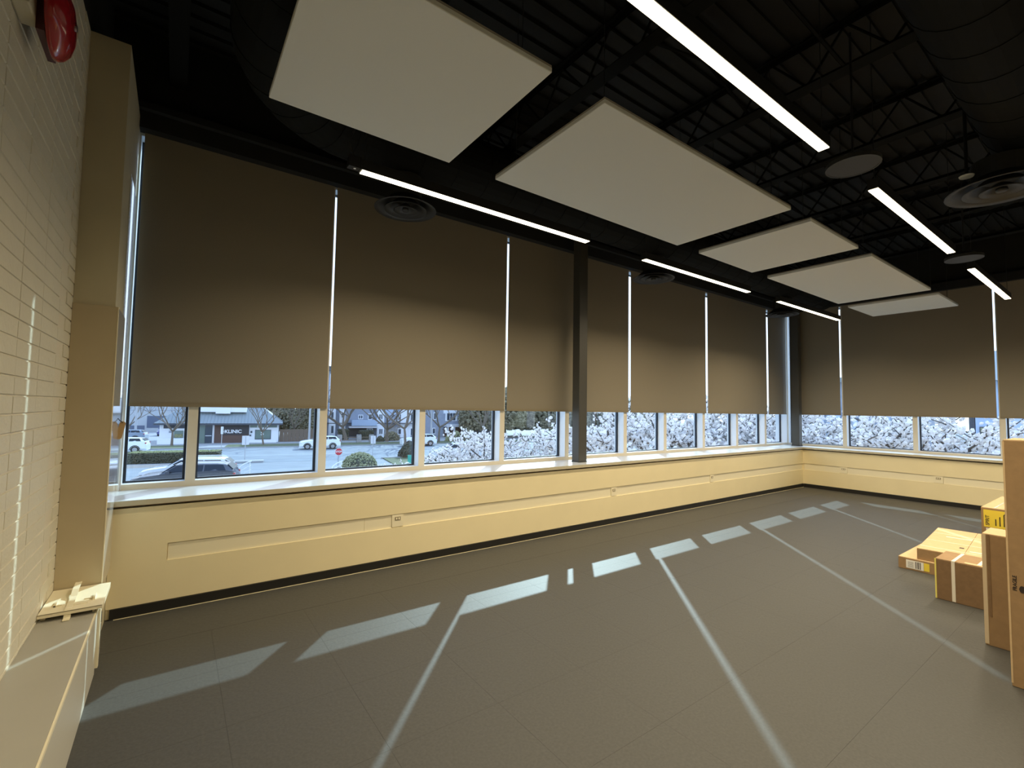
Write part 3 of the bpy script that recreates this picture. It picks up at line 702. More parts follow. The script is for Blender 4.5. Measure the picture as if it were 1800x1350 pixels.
while a < aR + e:
    fr = 1.0
    if a < aL + 3.2: fr = (a - (aL - e)) / (3.2 + e)
    if a > aR - 3.2: fr = ((aR + e) - a) / (3.2 + e)
    p0_ = TS(Vector((a, CB - .71, zE + .02))); p1_ = TS(Vector((a, CB - .7 + 4.2 * fr, zE + .02 + (zr - zE) * fr))); rb.tube(p0_, p1_, .035, n=4); a += .38
o = obj('roof_seam', rb, M['roof'], ro); o['kind'] = 'stuff'
obj('eave_band', MB().box(aL - e, CB - .72, zE - .22, aR + e, CB - .6, zE, 0, TS), M['roofdark'], ct)
for u0, v0, u1, v1 in [(349, 712, 433, 724)]:
    a0, z1 = onp(u0, v1, CB + .6); a1, _ = onp(u1, v1, CB + .6); obj('roof_box', MB().box(a0, CB + .6, z1, a1, CB + 3.5, z1 + 1.5, 0, TS), M['white'], ct)
a0, z1 = onp(379, 727, CB + .4); a1, _ = onp(405, 727, CB + .4); obj('roof_sign', MB().box(a0, CB + .4, z1, a1, CB + .58, z1 + 1.6, 0, TS), M['white'], ct)
fac('brown_wall', 348, 746, 437, 778.5, M['brownwall'], ct, -.06, .05, zmin=0)
fac('sign_band', 390, 746, 437.5, 764, M['darkwall'], ct, -.12, -.061)
fac('clerestory', 288, 745.5, 332, 753, M['roofdark'], ct); fac('clerestory', 440, 746, 452, 751.5, M['shopglass'], ct); fac('clerestory', 454, 746, 469, 751.5, M['shopglass'], ct); fac('clerestory', 471, 746, 487, 751.5, M['shopglass'], ct)
w = fac('shop_window', 306, 757, 322, 770, M['shopglass'], ct, label='left window'); fac('pane_glow', 307.2, 763, 320.8, 768.8, M['bush'], w, -.05, -.041)
fac('poster', 324, 757.5, 329, 769.5, M['winglass'], ct); fac('poster', 325, 758.5, 328.5, 768.5, M['signback'], ct, -.05, -.041)
fac('glass_door', 349.5, 747, 360, 778, M['shopglass'], ct, -.10, -.061, zmin=0); fac('glass_door', 361, 747, 374, 778, M['winglass'], ct, -.10, -.061, zmin=0)
fac('door_post', 374.3, 746.5, 376, 778, M['signback'], ct, -.14, -.061, zmin=0); fac('door_post', 347.3, 746.5, 349.3, 778, M['white'], ct, -.14, -.061, zmin=0)
fac('door_bar', 361, 765.4, 372, 766.4, M['signback'], ct, -.12, -.101)
w = fac('shop_window', 448.5, 755.5, 476, 772, M['winglass'], ct, label='right window'); fac('window_glass', 449.5, 756.5, 475, 771, M['shopglass'], w, -.05, -.041)
obj('window_logo', text_mb('S', .75, SW(onp(461, 761, CB)[0], CB - .06, onp(461, 762, CB)[1]), SE, (0, 0, 1), .005, True), M['white'], w)
fac('wall_lamp', 440.5, 757.5, 443.5, 761, M['winglass'], ct, -.10, .05); fac('wall_lamp', 438.6, 764, 441.5, 766.5, M['winglass'], ct, -.10, .05)
fac('low_wall', 280, 770, 333, 780.5, M['whitewall'], ct, -1.1, -.9, zmin=0); fac('low_wall', 438, 773, 486, 777.5, M['whitewall'], ct, -.7, -.5, zmin=0)
a_, z_ = onp(410, 758.6, CB); obj('lettering', text_mb('KLINIC', .62, SW(a_, CB - .13, z_), SE, (0, 0, 1), .01, True), M['white'], ct)
a_, z_ = onp(396.3, 758.9, CB); obj('lettering', text_mb('THE', .22, SW(a_, CB - .13, z_), SE, (0, 0, 1), .01, True), M['white'], ct)
fac('street_number', 297, 757, 305, 761, M['greysiding'], ct)
a0, a1, z0, z1 = R(288, 757, 302, 761); 
# fence right of the clinic
f = root('board_fence', SW(1.5, 72), 'dark brown board fence right of the clinic', 'fence')
k = 0; a = onp(491.5, 760, 71.5)[0]; aend = onp(573, 760, 71.5)[0]; zf = onp(530, 761, 71.5)[1]
bme = mesh('board', MB().box(-.24, -.02, 0, .24, .02, 1.7, 0, lambda p: SE * p.x + SN * p.y + Vector((0, 0, p.z))), M['fence'])
while a < aend:
    link_piece('board', bme, SW(a + .25, 71.5, 0), f); a += .5

# ---- big grey building at far left
bg_ = root('warehouse', SW(-22, 110), 'large pale grey warehouse behind the clinic car park', 'building')
BB = 104.0
obj('wall', MB().box(-75, BB, 0, onp(345, 740, BB)[0], BB + 25, 9, 0, TS), M['bigwall'], bg_)
fac('stripe', 200, 720, 340, 722.5, M['greysiding'], bg_, b=BB)
w = fac('loading_bay', 259, 731, 306, 752, M['bigdark'], bg_, b=BB)
fac('dark_door', 224, 748, 254, 757, M['bigdark'], bg_, b=BB)
for z in (5.2,): obj('ledge', MB().box(-75, BB - .3, z, onp(345, 740, BB)[0], BB - .001, z + .3, 0, TS), M['white'], bg_)

# ---- apartments
AB = 78.0
ap = root('apartment_building', SW(28, 84), 'grey and white apartment building with bay windows behind the street trees', 'building')
def A(name, u0, v0, u1, v1, m, par=None, d0=-.05, d1=.2, zmin=None, zmax=None):
    a0, z1 = onp(u0, v0, AB); a1, z0 = onp(u1, v1, AB); z0 = z0 if zmin is None else zmin; z1 = z1 if zmax is None else zmax
    return obj(name, MB().box(a0, AB + d0, z0, a1, AB + d1, z1, 0, TS), m, par or ap)
a0 = onp(573, 740, AB)[0]; a1 = onp(870, 740, AB)[0]
obj('wall', MB().box(a0, AB, 0, a1, AB + 14, 10.5, 0, TS), M['greysiding'], ap)
obj('roof', MB().box(a0 - .6, AB - .8, 10.5, a1 + .6, AB + 14.5, 11.2, 0, TS), M['roofdark'], ap)
def bayw(u0, u1): A('white_bay', u0, 700, u1, 772, M['whitewall'], None, -.7, .0, 0, 10)
bayw(579, 588); bayw(597.5, 605); bayw(663, 673)
A('white_wall', 673, 700, 705, 748, M['bluesiding'], None, -.10, .0, 3.6, 10); A('white_wall', 705, 700, 745, 772, M['whitewall'], None, -.12, .0, 0, 10)
A('stone_base', 673, 750, 703, 772, M['stone'], None, -.12, 0, 0)
A('belt_course', 575, 743.2, 745, 744.4, M['darkwall'], None, -.74, 0)
A('balcony_front', 617, 738, 660, 748, M['bluesiding'], None, -1.5, -.1); A('balcony_floor', 612, 749, 661, 751.5, M['signback'], None, -1.5, 0)
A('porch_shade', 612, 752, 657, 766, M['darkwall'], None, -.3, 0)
def win(u0, v0, u1, v1, d=-.72, n=2):
    w_ = A('window', u0, v0, u1, v1, M['white'], None, d - .06, d)
    a0, z1 = onp(u0, v0, AB); a1, z0 = onp(u1, v1, AB); m_ = (a1 - a0) * .14
    for i in range(n):
        s0 = a0 + m_ + (a1 - a0 - 2 * m_) * i / n + (.05 if i else 0); s1 = a0 + m_ + (a1 - a0 - 2 * m_) * (i + 1) / n - (.05 if i < n - 1 else 0)
        obj('pane', MB().box(s0, AB + d - .08, z0 + .12, s1, AB + d - .061, z1 - .12, 0, TS), M['winglass'], w_)
for q in [(581, 723, 586, 736, -.72, 1), (581, 747, 586, 762, -.72, 1), (599.5, 724, 604.5, 735, -.72, 1), (599, 748, 604.5, 757, -.72, 1), (664.5, 727, 671.5, 737.5, -.72, 2), (664.5, 752.5, 671.5, 763.5, -.72, 2),
          (630, 729, 638, 737, 0, 2), (647, 727, 654, 738, 0, 1), (644, 753, 655, 762, -.32, 2), (699, 727, 705, 740, -.14, 2), (699, 753, 705, 764, -.14, 1), (720, 727, 732, 740, -.14, 2), (720, 752, 732, 766, -.14, 2),
          (762, 725, 767, 738, 0, 1), (760, 752, 765, 763, 0, 1), (783, 725, 803, 740, 0, 3), (812, 722, 818, 744, 0, 1)]: win(*q)
A('white_wall', 780, 700, 808, 748, M['whitewall'], None, -.05, 0, 4.0, 10); A('porch_roof', 778, 745.5, 812, 749.5, M['signback'], None, -2.4, 0)
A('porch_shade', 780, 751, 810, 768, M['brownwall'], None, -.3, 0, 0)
for u in (779.5, 790.5, 811): A('porch_post', u, 749, u + 1.6, 776, M['signback'], None, -2.3, -2.0, 0)
# low garden fence with stone piers before the apartments
gf = root('garden_fence', SW(18.5, 68.3), 'low garden fence with stone piers in front of the apartments', 'fence')
for u in (597, 631, 653):
    a, _ = onp(u, 770, 68.3); obj('pier', MB().box(a - .3, 68.0, 0, a + .3, 68.6, 1.05, 0, TS), M['stone'], gf)
for u0, u1 in ((599, 629.5), (633, 652)):
    a0, _ = onp(u0, 770, 68.3); a1, _ = onp(u1, 770, 68.3); obj('rail', MB().box(a0, 68.25, .62, a1, 68.35, .72, 0, TS), M['fence'], gf); obj('rail', MB().box(a0, 68.25, .25, a1, 68.35, .36, 0, TS), M['fence'], gf)
hgs = [(596, 756, 612, 770, 'dark square hedge under the left bay of the apartments'), (634, 758, 656, 768, 'dark clipped hedge under the apartment balcony')]
for (u0, v0, u1, v1, lb) in hgs:
    a0, z1 = onp(u0, v0, 74); a1, _ = onp(u1, v1, 74); h_ = root('clipped_hedge', SW((a0 + a1) / 2, 75), lb, 'hedge')
    obj('core', MB().box(a0, 74, 0, a1, 75.5, z1, 0, TS), M['hedge'], h_); o = obj('leaf_face', leafy_box(a0, 74, .1, a1, 75.5, z1, 240, .16, TS), M['hedge'], h_); o['kind'] = 'stuff'

# ---- more buildings seen to the right
hs = root('house', (70, 14, G), 'light blue house with a small window beyond the blossom at the far right', 'building')
hx = 52.0
def H(name, u0, v0, u1, v1, m, par=None, d0=-.05, d1=.1, zmin=None, zmax=None, x=hx):
    p = at(u0, v0, 0, x); q = at(u1, v1, 0, x); z0 = q.z if zmin is None else zmin; z1 = p.z if zmax is None else zmax
    return obj(name, MB().box(x + d0, q.y, z0, x + d1, p.y, z1), m, par or hs)
H('wall', 1713, 700, 1782, 800, M['bluesiding'], None, 0, 9, G, 4.5); H('side_wall', 1699, 700, 1713, 800, M['roofdark'], None, .5, 8, G, 4.2)
w = H('window', 1722, 750, 1740, 768, M['roofdark'], None, -.1, 0); H('pane', 1724, 752, 1731, 760, M['bush'], w, -.12, -.1001); H('pane', 1732, 752, 1739, 760, M['winglass'], w, -.12, -.1001)
w = H('window', 1768, 750, 1776, 768, M['white'], None, -.1, 0); H('pane', 1769, 752, 1775, 766, M['winglass'], w, -.12, -.1001)
obj('roof', MB().prism([(hx - .8, 4.4), (hx + 9.8, 4.4), (hx + 4.5, 7.2)], at(1782, 740, 0, hx).y - .6, at(1713, 740, 0, hx).y + .6, T=lambda p: Vector((p.x, p.z, p.y))), M['roof'], hs)
ts = root('grey_house', (60, 24, G), 'grey blue block with tall panels behind the blossom next to the corner', 'building')
gx = 58.0
H('wall', 1440, 700, 1600, 800, M['greysiding'], ts, 0, 9, G, 5.0, x=gx)
for u in (1441, 1455, 1470, 1500, 1530, 1558, 1578): H('tall_panel', u, 715, u + 9, 775, M['bluesiding'], ts, -.15, 0, x=gx)
obj('roof', MB().box(gx - .5, at(1600, 740, 0, gx).y - .5, 5.0, gx + 9.5, at(1440, 740, 0, gx).y + .5, 5.5), M['roof'], ts)

# ---- signs and poles
def sign(u, v, vt, vb, wpx, m, label, name='street_sign', facew=.02, stop=False, mface=None):
    P = ong(u, v); k = (at(u + 10, v, 1, P.y) - P).length / 10; zt = at(u, vt, 1, P.y).z; zb_ = at(u, vb, 1, P.y).z; w_ = wpx * k / 2
    s = root(name, (P.x, P.y, G), label, 'sign')
    obj('post', MB().tube((P.x, P.y, G), (P.x, P.y, zt + (0 if not stop else -.1)), .035, n=8), M['pole'], s)
    if stop:
        c = (zt + zb_) / 2; r_ = (zt - zb_) / 2 * 1.04
        oct_ = [(r_ * math.cos(PI / 8 + PI / 4 * k_), r_ * math.sin(PI / 8 + PI / 4 * k_)) for k_ in range(8)]
        obj('rim', MB().prism([(x * 1.08, y * 1.08) for x, y in oct_], .0, .02, T=lambda p: Vector((P.x + p.x, P.y - .06 + p.z, c + p.y))), M['white'], s)
        obj('plate', MB().prism(oct_, .0, .02, T=lambda p: Vector((P.x + p.x, P.y - .075 + p.z, c + p.y))), M['signred'], s)
        obj('lettering', text_mb('STOP', r_ * .72, (P.x, P.y - .08, c), (1, 0, 0), (0, 0, 1), .002, True), M['white'], s)
    else:
        obj('plate', MB().box(P.x - w_, P.y - .06, zb_, P.x + w_, P.y - .04, zt), m, s)
        obj('strap', MB().box(P.x - .03, P.y - .075, zb_ + .05, P.x + .03, P.y - .0601, zt - .05), M['pole'], s)
sign(389, 786, 750, 763, 4.4, M['white'], 'narrow white sign on a pole before the clinic')
sign(430, 811, 766, 782, 12.5, M['signback'], 'square back of a road sign on a grey post, right of the clinic letters')
sign(594, 824, 788, 800, 8, M['signred'], 'red stop sign seen through the second window bay', stop=True)
sign(655, 801, 766, 780, 8.5, M['signback'], 'square back of a road sign right of the stop sign')
P = ong(722, 818)
s = root('garden_sign', (P.x, P.y, G), 'teal green sign board half hidden in the white blossom', 'sign')
z0 = at(722, 815, 1, P.y).z; z1 = at(722, 800, 1, P.y).z; x0 = at(717, 810, 1, P.y).x; x1 = at(733, 810, 1, P.y).x
obj('board', MB().box(x0, P.y, z0, x1, P.y + .06, z1), M['signgreen'], s); obj('post', MB().box(x0 + .05, P.y + .061, G, x0 + .15, P.y + .12, z1), M['pole'], s); obj('post', MB().box(x1 - .15, P.y + .061, G, x1 - .05, P.y + .12, z1), M['pole'], s)
for u, v, lb in ((543, 779, 'tall grey lamp pole right of the clinic'), (757.5, 779, 'tall pale lamp pole left of the apartment porch'), (237, 775, 'thin dark pole in the car park at far left')):
    P = ong(u, v); s = root('lamp_pole', (P.x, P.y, G), lb, 'pole')
    obj('shaft', MB().tube((P.x, P.y, G + .3), (P.x, P.y, G + 8), .14, .09, n=12), M['pole'], s); obj('base', MB().tube((P.x, P.y, G), (P.x, P.y, G + .3), .22, n=12), M['concrete'], s)
    obj('arm', MB().path([(P.x, P.y, G + 8), (P.x, P.y - .4, G + 8.4), (P.x, P.y - 1.8, G + 8.5)], .05, 8), M['pole'], s)
# planter bed edge under the wide bush
P = ong(632, 824); obj('kerb', MB().box(P.x - 1.5, P.y - 1.5, G, P.x + 1.7, P.y + .9, G + .18), M['stone'], kind='structure')

# ---- curved white railings
def railing(u_, v_, y, sc, label):
    r_ = root('curved_railing', at(u_, v_, 1, y) * 1, label, 'railing')
    def pp(du, dv): return at(u_ + du * sc, v_ + dv * sc, 1, y)
    obj('top_rail', MB().path([pp(*p) for p in ((14, -13), (8, -11), (1, -8), (-6, -3), (-9, 1), (-9, 5), (-5, 10), (3, 16))], .035, 8), M['white'], r_)
    obj('middle_rail', MB().path([pp(*p) for p in ((13, -6), (5, -2), (-3, 3), (-7, 6))], .025, 8), M['white'], r_)
    obj('lower_rail', MB().path([pp(*p) for p in ((13, 1), (7, 4), (1, 8), (-2, 11))], .025, 8), M['white'], r_)
    for a_, b_, c_ in ((11, -12, 0), (-9, 3, 0), (-1, 12, 0)):
        q = pp(a_, b_); obj('post', MB().tube((q.x, q.y, G), q, .025, n=8), M['white'], r_)
railing(428, 824, 33, 1.05, 'white curved handrail right of the parked dark car')
railing(591, 821, 33, -.85 if False else .8, 'white curved handrail in front of the stop sign')

# ---- cars
def car(P, rz, L, Wd, Ht, paint, label, kind='suv'):
    c = root('car', (P[0], P[1], G), label, 'car'); c.rotation_euler.z = rz; WL[c.name] = Vector((0, 0, 0))
    h = Wd / 2; z0 = .24; bl = Ht * .58
    # stations: x, z of bonnet/belt line, z of roof, half width at belt, half width of roof
    X = lambda f: (f - .5) * L
    prof = [(0, .42, .52, .80), (.03, .55, .60, .93), (.10, .62, .66, .97), (.28, .70, .72, 1.0), (.42, .74, .97, 1.0), (.50, .75, 1.0, 1.0), (.80, .78, .985, 1.0), (.90, .78, .95, .98), (.965, .74, .78, .95), (1.0, .50, .56, .86)]
    if kind == 'sedan': prof = [(0, .42, .5, .8), (.03, .5, .58, .93), (.12, .62, .66, .97), (.30, .66, .69, 1), (.43, .70, .96, 1), (.52, .7, 1, 1), (.68, .72, .96, 1), (.84, .74, .76, .97), (.97, .7, .73, .93), (1, .46, .52, .85)]
    rings = []
    for f, zb, zr, k in prof:
        green = zr - zb > .1
        hr = h * (.74 if green else .86 * k); zz = zb * Ht; rr = zr * Ht
        rings.append([(X(f), -h * .88 * k, z0), (X(f), -h * k, z0 + .18), (X(f), -h * k * .985, zz), (X(f), -hr, rr - .03), (X(f), -hr * .8, rr), (X(f), hr * .8, rr), (X(f), hr, rr - .03), (X(f), h * k * .985, zz), (X(f), h * k, z0 + .18), (X(f), h * .88 * k, z0)])
    b_ = MB(); n = 10; vs = [v for g in rings for v in g]
    fs = [(i * n + k, (i + 1) * n + k, (i + 1) * n + (k + 1) % n, i * n + (k + 1) % n) for i in range(len(rings) - 1) for k in range(n)] + [tuple(range(n)), tuple(range(len(rings) * n - 1, (len(rings) - 1) * n - 1, -1))]
    b_.add(vs, fs); body = obj('body', b_, M[paint], c, smooth=False)
    def side(s, f0, f1, g0, g1):      # window glass on the slanted cabin side
        zb, zr = .77 * Ht, .945 * Ht; y0, y1 = h * .975, h * .775
        q = [(X(f0), y0 * s, zb), (X(f1), y0 * s, zb), (X(g1), y1 * s, zr), (X(g0), y1 * s, zr)]
        m_ = MB(); m_.add(q + [(a, b2 + .015 * s, z) for a, b2, z in q], [(0, 1, 2, 3), (7, 6, 5, 4), (0, 4, 5, 1), (1, 5, 6, 2), (2, 6, 7, 3), (3, 7, 4, 0)]); obj('side_window', m_, M['carglass'], c)
    for s in (-1, 1):
        side(s, .335, .495, .43, .495); side(s, .51, .675, .51, .675)
        if kind != 'sedan': side(s, .69, .90, .69, .865)
    m_ = MB(); m_.add([(X(.295), -h * .8, .74 * Ht), (X(.295), h * .8, .74 * Ht), (X(.41), h * .66, .955 * Ht), (X(.41), -h * .66, .955 * Ht), (X(.30) - .03, -h * .8, .75 * Ht), (X(.30) - .03, h * .8, .75 * Ht), (X(.41) - .04, h * .66, .97 * Ht), (X(.41) - .04, -h * .66, .97 * Ht)], [(3, 2, 1, 0), (4, 5, 6, 7), (0, 1, 5, 4), (1, 2, 6, 5), (2, 3, 7, 6), (3, 0, 4, 7)])
    obj('windscreen', m_, M['carglass'], c)
    m_ = MB(); fr, fz = (.93, .80) if kind != 'sedan' else (.82, .78)
    m_.add([(X(.955), -h * .78, .80 * Ht), (X(.955), h * .78, .80 * Ht), (X(.905), h * .68, .94 * Ht), (X(.905), -h * .68, .94 * Ht), (X(.965) + .02, -h * .78, .80 * Ht), (X(.965) + .02, h * .78, .80 * Ht), (X(.91) + .03, h * .68, .94 * Ht), (X(.91) + .03, -h * .68, .94 * Ht)] if kind != 'sedan' else
           [(X(.83), -h * .78, .76 * Ht), (X(.83), h * .78, .76 * Ht), (X(.70), h * .68, .95 * Ht), (X(.70), -h * .68, .95 * Ht), (X(.84), -h * .78, .78 * Ht), (X(.84), h * .78, .78 * Ht), (X(.71), h * .68, .97 * Ht), (X(.71), -h * .68, .97 * Ht)], [(0, 1, 2, 3), (7, 6, 5, 4), (0, 4, 5, 1), (1, 5, 6, 2), (2, 6, 7, 3), (3, 7, 4, 0)])
    obj('rear_window', m_, M['carglass'], c)
    for fx in (.185, .80):
        for s in (-1, 1):
            wy = s * (h - .10); w_ = MB(); w_.tube((X(fx), wy - .11, .34), (X(fx), wy + .11, .34), .34, n=20); wh = obj('wheel', w_, M['tyre'], c)
            hb_ = MB(); hb_.tube((X(fx), wy + s * .105, .34), (X(fx), wy + s * .125, .34), .21, n=14); obj('hub_cap', hb_, M['hub'], wh)
            ar = MB(); pts_ = [(X(fx) + .40 * math.cos(t), s * (h + .005), .34 + .40 * math.sin(t)) for t in [PI * k / 8 for k in range(9)]]; ar.path(pts_, .035, 5); obj('wheel_arch', ar, M['tyre'], c)
    for s in (-1, 1):
        obj('head_lamp', MB().box(X(.005), s * h * .78 - .15, .46 * Ht, X(.045), s * h * .78 + .12, .53 * Ht), M['lampclear'], c)
        obj('tail_lamp', MB().box(X(.955), s * h * .80 - .12, .60 * Ht, X(.99), s * h * .80 + .12, .68 * Ht), M['lightred'], c)
        mr = MB(); mr.box(X(.345), s * (h + .10) - .10, .72 * Ht, X(.38), s * (h + .10) + .08, .80 * Ht); obj('mirror', mr, M[paint], c)
        if kind == 'suv': rl = MB(); rl.path([(X(.43), s * h * .70, Ht - .03), (X(.46), s * h * .70, Ht + .04), (X(.84), s * h * .70, Ht + .03), (X(.88), s * h * .70, Ht - .05)], .022, 6); obj('roof_rail', rl, M['white'], c)
    WL[c.name] = Vector((P[0], P[1], G)); return c
car((.75, 31.6), math.radians(-14), 4.9, 1.95, 1.76, 'cardark', 'dark parked SUV with silver roof rails, nearest the window at lower left')
car((.95, 35.3), math.radians(-16), 4.8, 1.9, 1.68, 'carsilver', 'silver parked SUV half hidden behind the dark one')
P = ong(218, 796); car((P.x - .35, P.y + .4), math.radians(-10), 4.6, 1.85, 1.52, 'carwhite', 'white SUV cut off by the left window jamb', 'hatch')
P = ong(232, 775); car((P.x - .8, P.y), math.radians(-14), 4.8, 1.85, 1.50, 'cargrey', 'blue grey estate car behind the white SUV at far left', 'hatch')
P = ong(280, 762); car((P.x + 1.2, P.y - 6), math.radians(75), 4.4, 1.8, 1.45, 'carblue', 'navy blue car parked behind the corner of the clinic', 'sedan')
P = ong(564, 789.5); car((P.x, P.y + .5), math.radians(-9), 4.4, 1.8, 1.50, 'carwhite', 'white hatchback driving on the street, crossing the first mullion gap', 'hatch')
P = ong(738, 784); car((P.x, P.y + .5), math.radians(-9), 4.5, 1.85, 1.55, 'carwhite', 'white car on the street right of the stop sign, behind the round bush', 'hatch')
P = ong(700 + 92, 806); car((P.x - .5, P.y - 2), math.radians(-20), 4.9, 1.95, 1.7, 'carsilver', 'pale van roof seen among the blossom beyond the third window bay')
P = ong(862, 795); car((P.x - .5, P.y), math.radians(-25), 4.5, 1.85, 1.5, 'cargrey', 'blue grey car parked behind the blossom in the third window bay', 'sedan')

# ---- trees
def grow(seed, trunk, spread, height, levels, r0, lean=(0, 0), upb=.35, kids=3, first=5, minz=.25):
    rnd = random.Random(seed); mb = MB(); tw = []
    def rec(p, d, L, r, lev):
        n = 3; pts = [p]; q = p.copy(); dd = d.copy()
        for i in range(n):
            dd = (dd + Vector((rnd.uniform(-.18, .18), rnd.uniform(-.18, .18), rnd.uniform(-.05, .12) * upb * 2))).normalized(); q = q + dd * (L / n); pts.append(q.copy())
        mb.path(pts, [r, r * .86, r * .74, r * .62], 5 if lev < levels else 3)
        if lev >= 1: tw.append(([x.copy() for x in pts], lev))
        if lev >= levels: return
        k = kids if lev else first
        for j in range(k):
            a = 2 * PI * j / k + rnd.uniform(-.5, .5); out = Vector((math.cos(a), math.sin(a), 0))
            nd = (dd * (.55 if lev else .35) + out * spread * rnd.uniform(.6, 1.1) + Vector((0, 0, upb * rnd.uniform(.2, 1.1)))).normalized()
            s = pts[-1] if (lev == 0 or j < 2) else pts[2]
            rec(s, nd, L * rnd.uniform(.62, .82) if lev else height * rnd.uniform(.30, .40), r * .58, lev + 1)
    rec(Vector((0, 0, 0)), Vector((lean[0], lean[1], 1)).normalized(), trunk, r0, 0); return mb, tw
def place(mb, P): m_ = MB(); m_.v = [(x + P[0], y + P[1], z + P[2]) for x, y, z in mb.v]; m_.f = mb.f; m_.m = mb.m; return m_
bare = [grow(11, 1.8, .75, 7.0, 4, .17, upb=.7)[0], grow(23, 1.7, .7, 6.0, 4, .13, upb=.8)[0], grow(31, 2.0, .9, 9.0, 4, .30, upb=.55)[0]]
bmesh_ = [mesh('tree_wood', b_, M['bark']) for b_ in bare]
def bare_tree(P, k, s, rz, label):
    r_ = root('bare_tree', (P[0], P[1], G), label, 'tree', 'leafless trees along the street')
    o = bpy.data.objects.new('branches', bmesh_[k]); COL.objects.link(o); o.parent = r_; o.scale = (s, s, s); o.rotation_euler.z = rz
for u, v, k, s, lb in [(302, 784, 0, .95, 'leafless tree in front of the left half of the clinic'), (463, 783, 1, .95, 'leafless tree in front of the right window of the clinic'),
        (608, 774, 2, 1.0, 'thick leafless tree in front of the apartment hedge'), (680, 776, 2, .9, 'leafless tree in the middle of the apartment front'),
        (712, 785, 0, 1.25, 'leafless tree at the kerb left of the white car'), (771, 778, 0, 1.2, 'leafless tree just right of the pale lamp pole'), (226, 768, 0, .9, 'leafless tree in the car park at far left'),
        (845, 780, 1, 1.4, 'leafless tree right of the apartment porch'), (517, 775, 1, 1.0, 'leafless tree right of the clinic fence')]:
    P = ong(u, v); bare_tree(P, k, s, u * .37, lb)
# conical evergreens and bushy winter trees: cones of leaf blobs
def cone_tree(rnd_seed, h, r, n, br):
    random.seed(rnd_seed); mb = MB()
    for i in range(n):
        t = random.random() ** .8; a = random.uniform(0, 2 * PI); rr = r * (1 - t) ** .8 * random.uniform(.8, 1.05) + .1; blob(mb, (rr * math.cos(a), rr * math.sin(a), .5 + t * (h - .5)), br * (1 - .4 * t))
    return mb
def bushy(seed, h, r, n, br):
    random.seed(seed); mb = MB()
    for i in range(n):
        a = random.uniform(0, 2 * PI); e = random.uniform(-.6, PI / 2); k = random.uniform(.75, 1.05); mb2 = (r * k * math.cos(a) * math.cos(e), r * k * math.sin(a) * math.cos(e), h * .45 + h * .5 * k * math.sin(e)); blob(mb, mb2, br)
    return mb
cm = mesh('cone_foliage', cone_tree(3, 7, 1.7, 1500, .22), M['brownleaf']); dm = mesh('cone_core', MB().lathe((0, 0, 0), [(0, 6.7), (.75, 3.6), (1.35, .5), (0, .4)], 12), M['brownleaf'])
um = mesh('bushy_foliage', bushy(5, 6.5, 2.6, 1600, .26), M['brownleaf']); tk = mesh('trunk_wood', MB().tube((0, 0, 0), (0, 0, 2.5), .16, .1, n=8), M['bark'])
def green_tree(u, v, kind, s, label, b_=None):
    P = ong(u, v) if b_ is None else SW(onp(u, v, b_)[0], b_)
    r_ = root('cone_tree' if kind else 'bushy_tree', (P.x, P.y, G), label, 'tree', 'winter brown trees beyond the street')
    for nm, me in ((('foliage', cm), ('core', dm), ('trunk', tk)) if kind else (('foliage', um), ('trunk', tk))):
        o = bpy.data.objects.new(nm, me); COL.objects.link(o); o.parent = r_; o.scale = (s, s, s); o.rotation_euler.z = u
        if nm == 'foliage': o['kind'] = 'stuff'
green_tree(500, 770, 0, .8, 'brown bushy tree just right of the clinic roof', 82)
green_tree(530, 770, 1, 1.0, 'brown cone shaped tree between the clinic and the apartments', 76)
green_tree(553, 770, 1, .85, 'brown cone shaped tree right beside the apartments', 75)
green_tree(476, 770, 0, .9, 'brown bushy tree behind the clinic roof ridge', 86)
for i, u in enumerate((838, 862, 888, 915, 945, 975, 1008, 1042, 1078, 1115)):
    green_tree(u, 770, 0, 1.15 + .1 * (i % 3), ['bushy winter tree right of the apartment porch, behind the first blossom branch', 'bushy winter tree seen in the upper right of the third window bay', 'bushy winter tree left above the blossom of the fourth bay', 'bushy winter tree in the middle above the blossom of the fourth bay', 'bushy winter tree above the blossom near the end of the fourth bay', 'bushy winter tree left of the mid wall column', 'bushy winter tree hidden by the mid wall column', 'bushy winter tree right of the mid wall column', 'bushy winter tree seen before the blossom closes the view', 'bushy winter tree farthest right beyond the street'][i], 74 + (i % 2) * 4)
random.seed(9)
green_tree(1422, 770, 0, 1.0, 'bushy winter tree beside the corner column', None); 

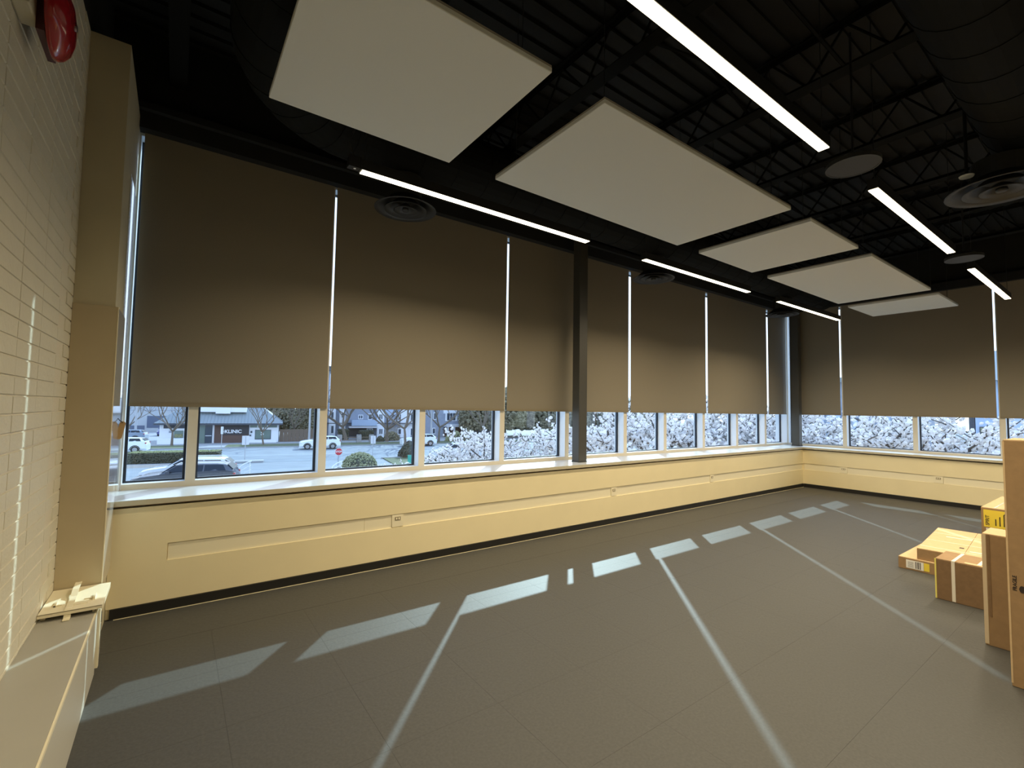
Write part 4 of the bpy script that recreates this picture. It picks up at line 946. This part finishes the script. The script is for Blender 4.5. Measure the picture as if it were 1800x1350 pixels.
# ---- cherry trees in blossom right outside
def cherry(seed, dens, cr):
    wood, tw = grow(seed, 1.7, 1.0, 4.6, 4, .15, upb=.30, kids=3, first=6)
    rnd = random.Random(seed * 7); mb = MB(); random.seed(seed)
    for pts, lev in tw:
        if lev < 2: continue
        for a, b_ in zip(pts[:-1], pts[1:]):
            n = max(1, int((b_ - a).length / dens))
            for i in range(n):
                p = a.lerp(b_, rnd.random()); s = cr * rnd.uniform(.6, 1.25); o_ = Vector((rnd.gauss(0, 1), rnd.gauss(0, 1), rnd.gauss(0, 1) + .3)) * cr * .8
                blob5(mb, p + o_, s, rnd)
    return wood, mb
def blob5(mb, c, r, rnd):      # a little pompom: squashed, uneven eight sided ball of petals
    R3 = Vector((rnd.gauss(0, 1), rnd.gauss(0, 1), rnd.gauss(0, 1))).normalized(); a = R3.orthogonal().normalized(); b_ = R3.cross(a)
    vs = [c + R3 * r * .8, c - R3 * r * .8] + [c + (a * math.cos(t) + b_ * math.sin(t)) * r * rnd.uniform(.75, 1.25) + R3 * r * rnd.uniform(-.3, .3) for t in [2 * PI * k / 5 for k in range(5)]]
    mb.add(vs, [(0, 2 + k, 2 + (k + 1) % 5) for k in range(5)] + [(1, 2 + (k + 1) % 5, 2 + k) for k in range(5)])
CH_ = []
for sd in (41, 57, 73):
    w_, b_ = cherry(sd, .047, .060); CH_.append((mesh('cherry_wood', w_, M['cherrybark']), mesh('cherry_blossom', b_, M['blossom']), max(p[2] for p in b_.v)))
def cherry_tree(x, y, top, k, rz, label, wide=1.0):
    r_ = root('cherry_tree', (x, y, G), label, 'tree', 'cherry trees in white blossom outside the windows')
    s = (top - G) / CH_[k][2]
    for nm, me in (('wood', CH_[k][0]), ('blossom', CH_[k][1])):
        o = bpy.data.objects.new(nm, me); COL.objects.link(o); o.parent = r_; o.scale = (s * wide, s * wide, s); o.rotation_euler.z = rz
        if nm == 'blossom': o['kind'] = 'stuff'
CT = [(700, 20, -.70, 0, 'small white blossoming cherry by the green sign, farthest left', .8), (800, 17, -.2, 1, 'blossoming cherry whose crown covers the foot of the third window bay', 1.0),
      (865, 13.5, 1.05, 2, 'blossoming cherry with a bare forked limb at the right of the third bay', .8), (945, 13, 1.15, 0, 'blossoming cherry filling the fourth window bay', 1.0), (1060, 12, 1.25, 1, 'blossoming cherry right of the mid wall column', 1.0),
      (1150, 11, 2.3, 2, 'blossoming cherry filling the bay after the mid wall column', 1.0), (1230, 10.5, 2.5, 0, 'blossoming cherry in the middle of the right half of the long window', 1.0), (1300, 9.6, 2.5, 1, 'blossoming cherry near the right end of the long window', 1.0),
      (1375, 9.0, 2.3, 2, 'blossoming cherry outside the corner', 1.0)]
for u, y, top, k, lb, wd in CT:
    p = at(u, 725, 1, y); cherry_tree(p.x, p.y, top, k, u * .7, lb, wd)
for u, x, top, k, lb in [(1455, 20, 1.6, 0, 'blossoming cherry seen through the far wall window next to the corner'), (1560, 19.5, 2.1, 1, 'blossoming cherry filling the middle bay of the far wall'), (1640, 19.0, 2.0, 2, 'blossoming cherry with dark limbs in the right hand bay of the far wall'), (1700, 20.0, .85, 0, 'blossoming cherry sloping down in front of the light blue house')]:
    p = at(u, 725, 0, x); cherry_tree(p.x, p.y, top, k, u * .9, lb)
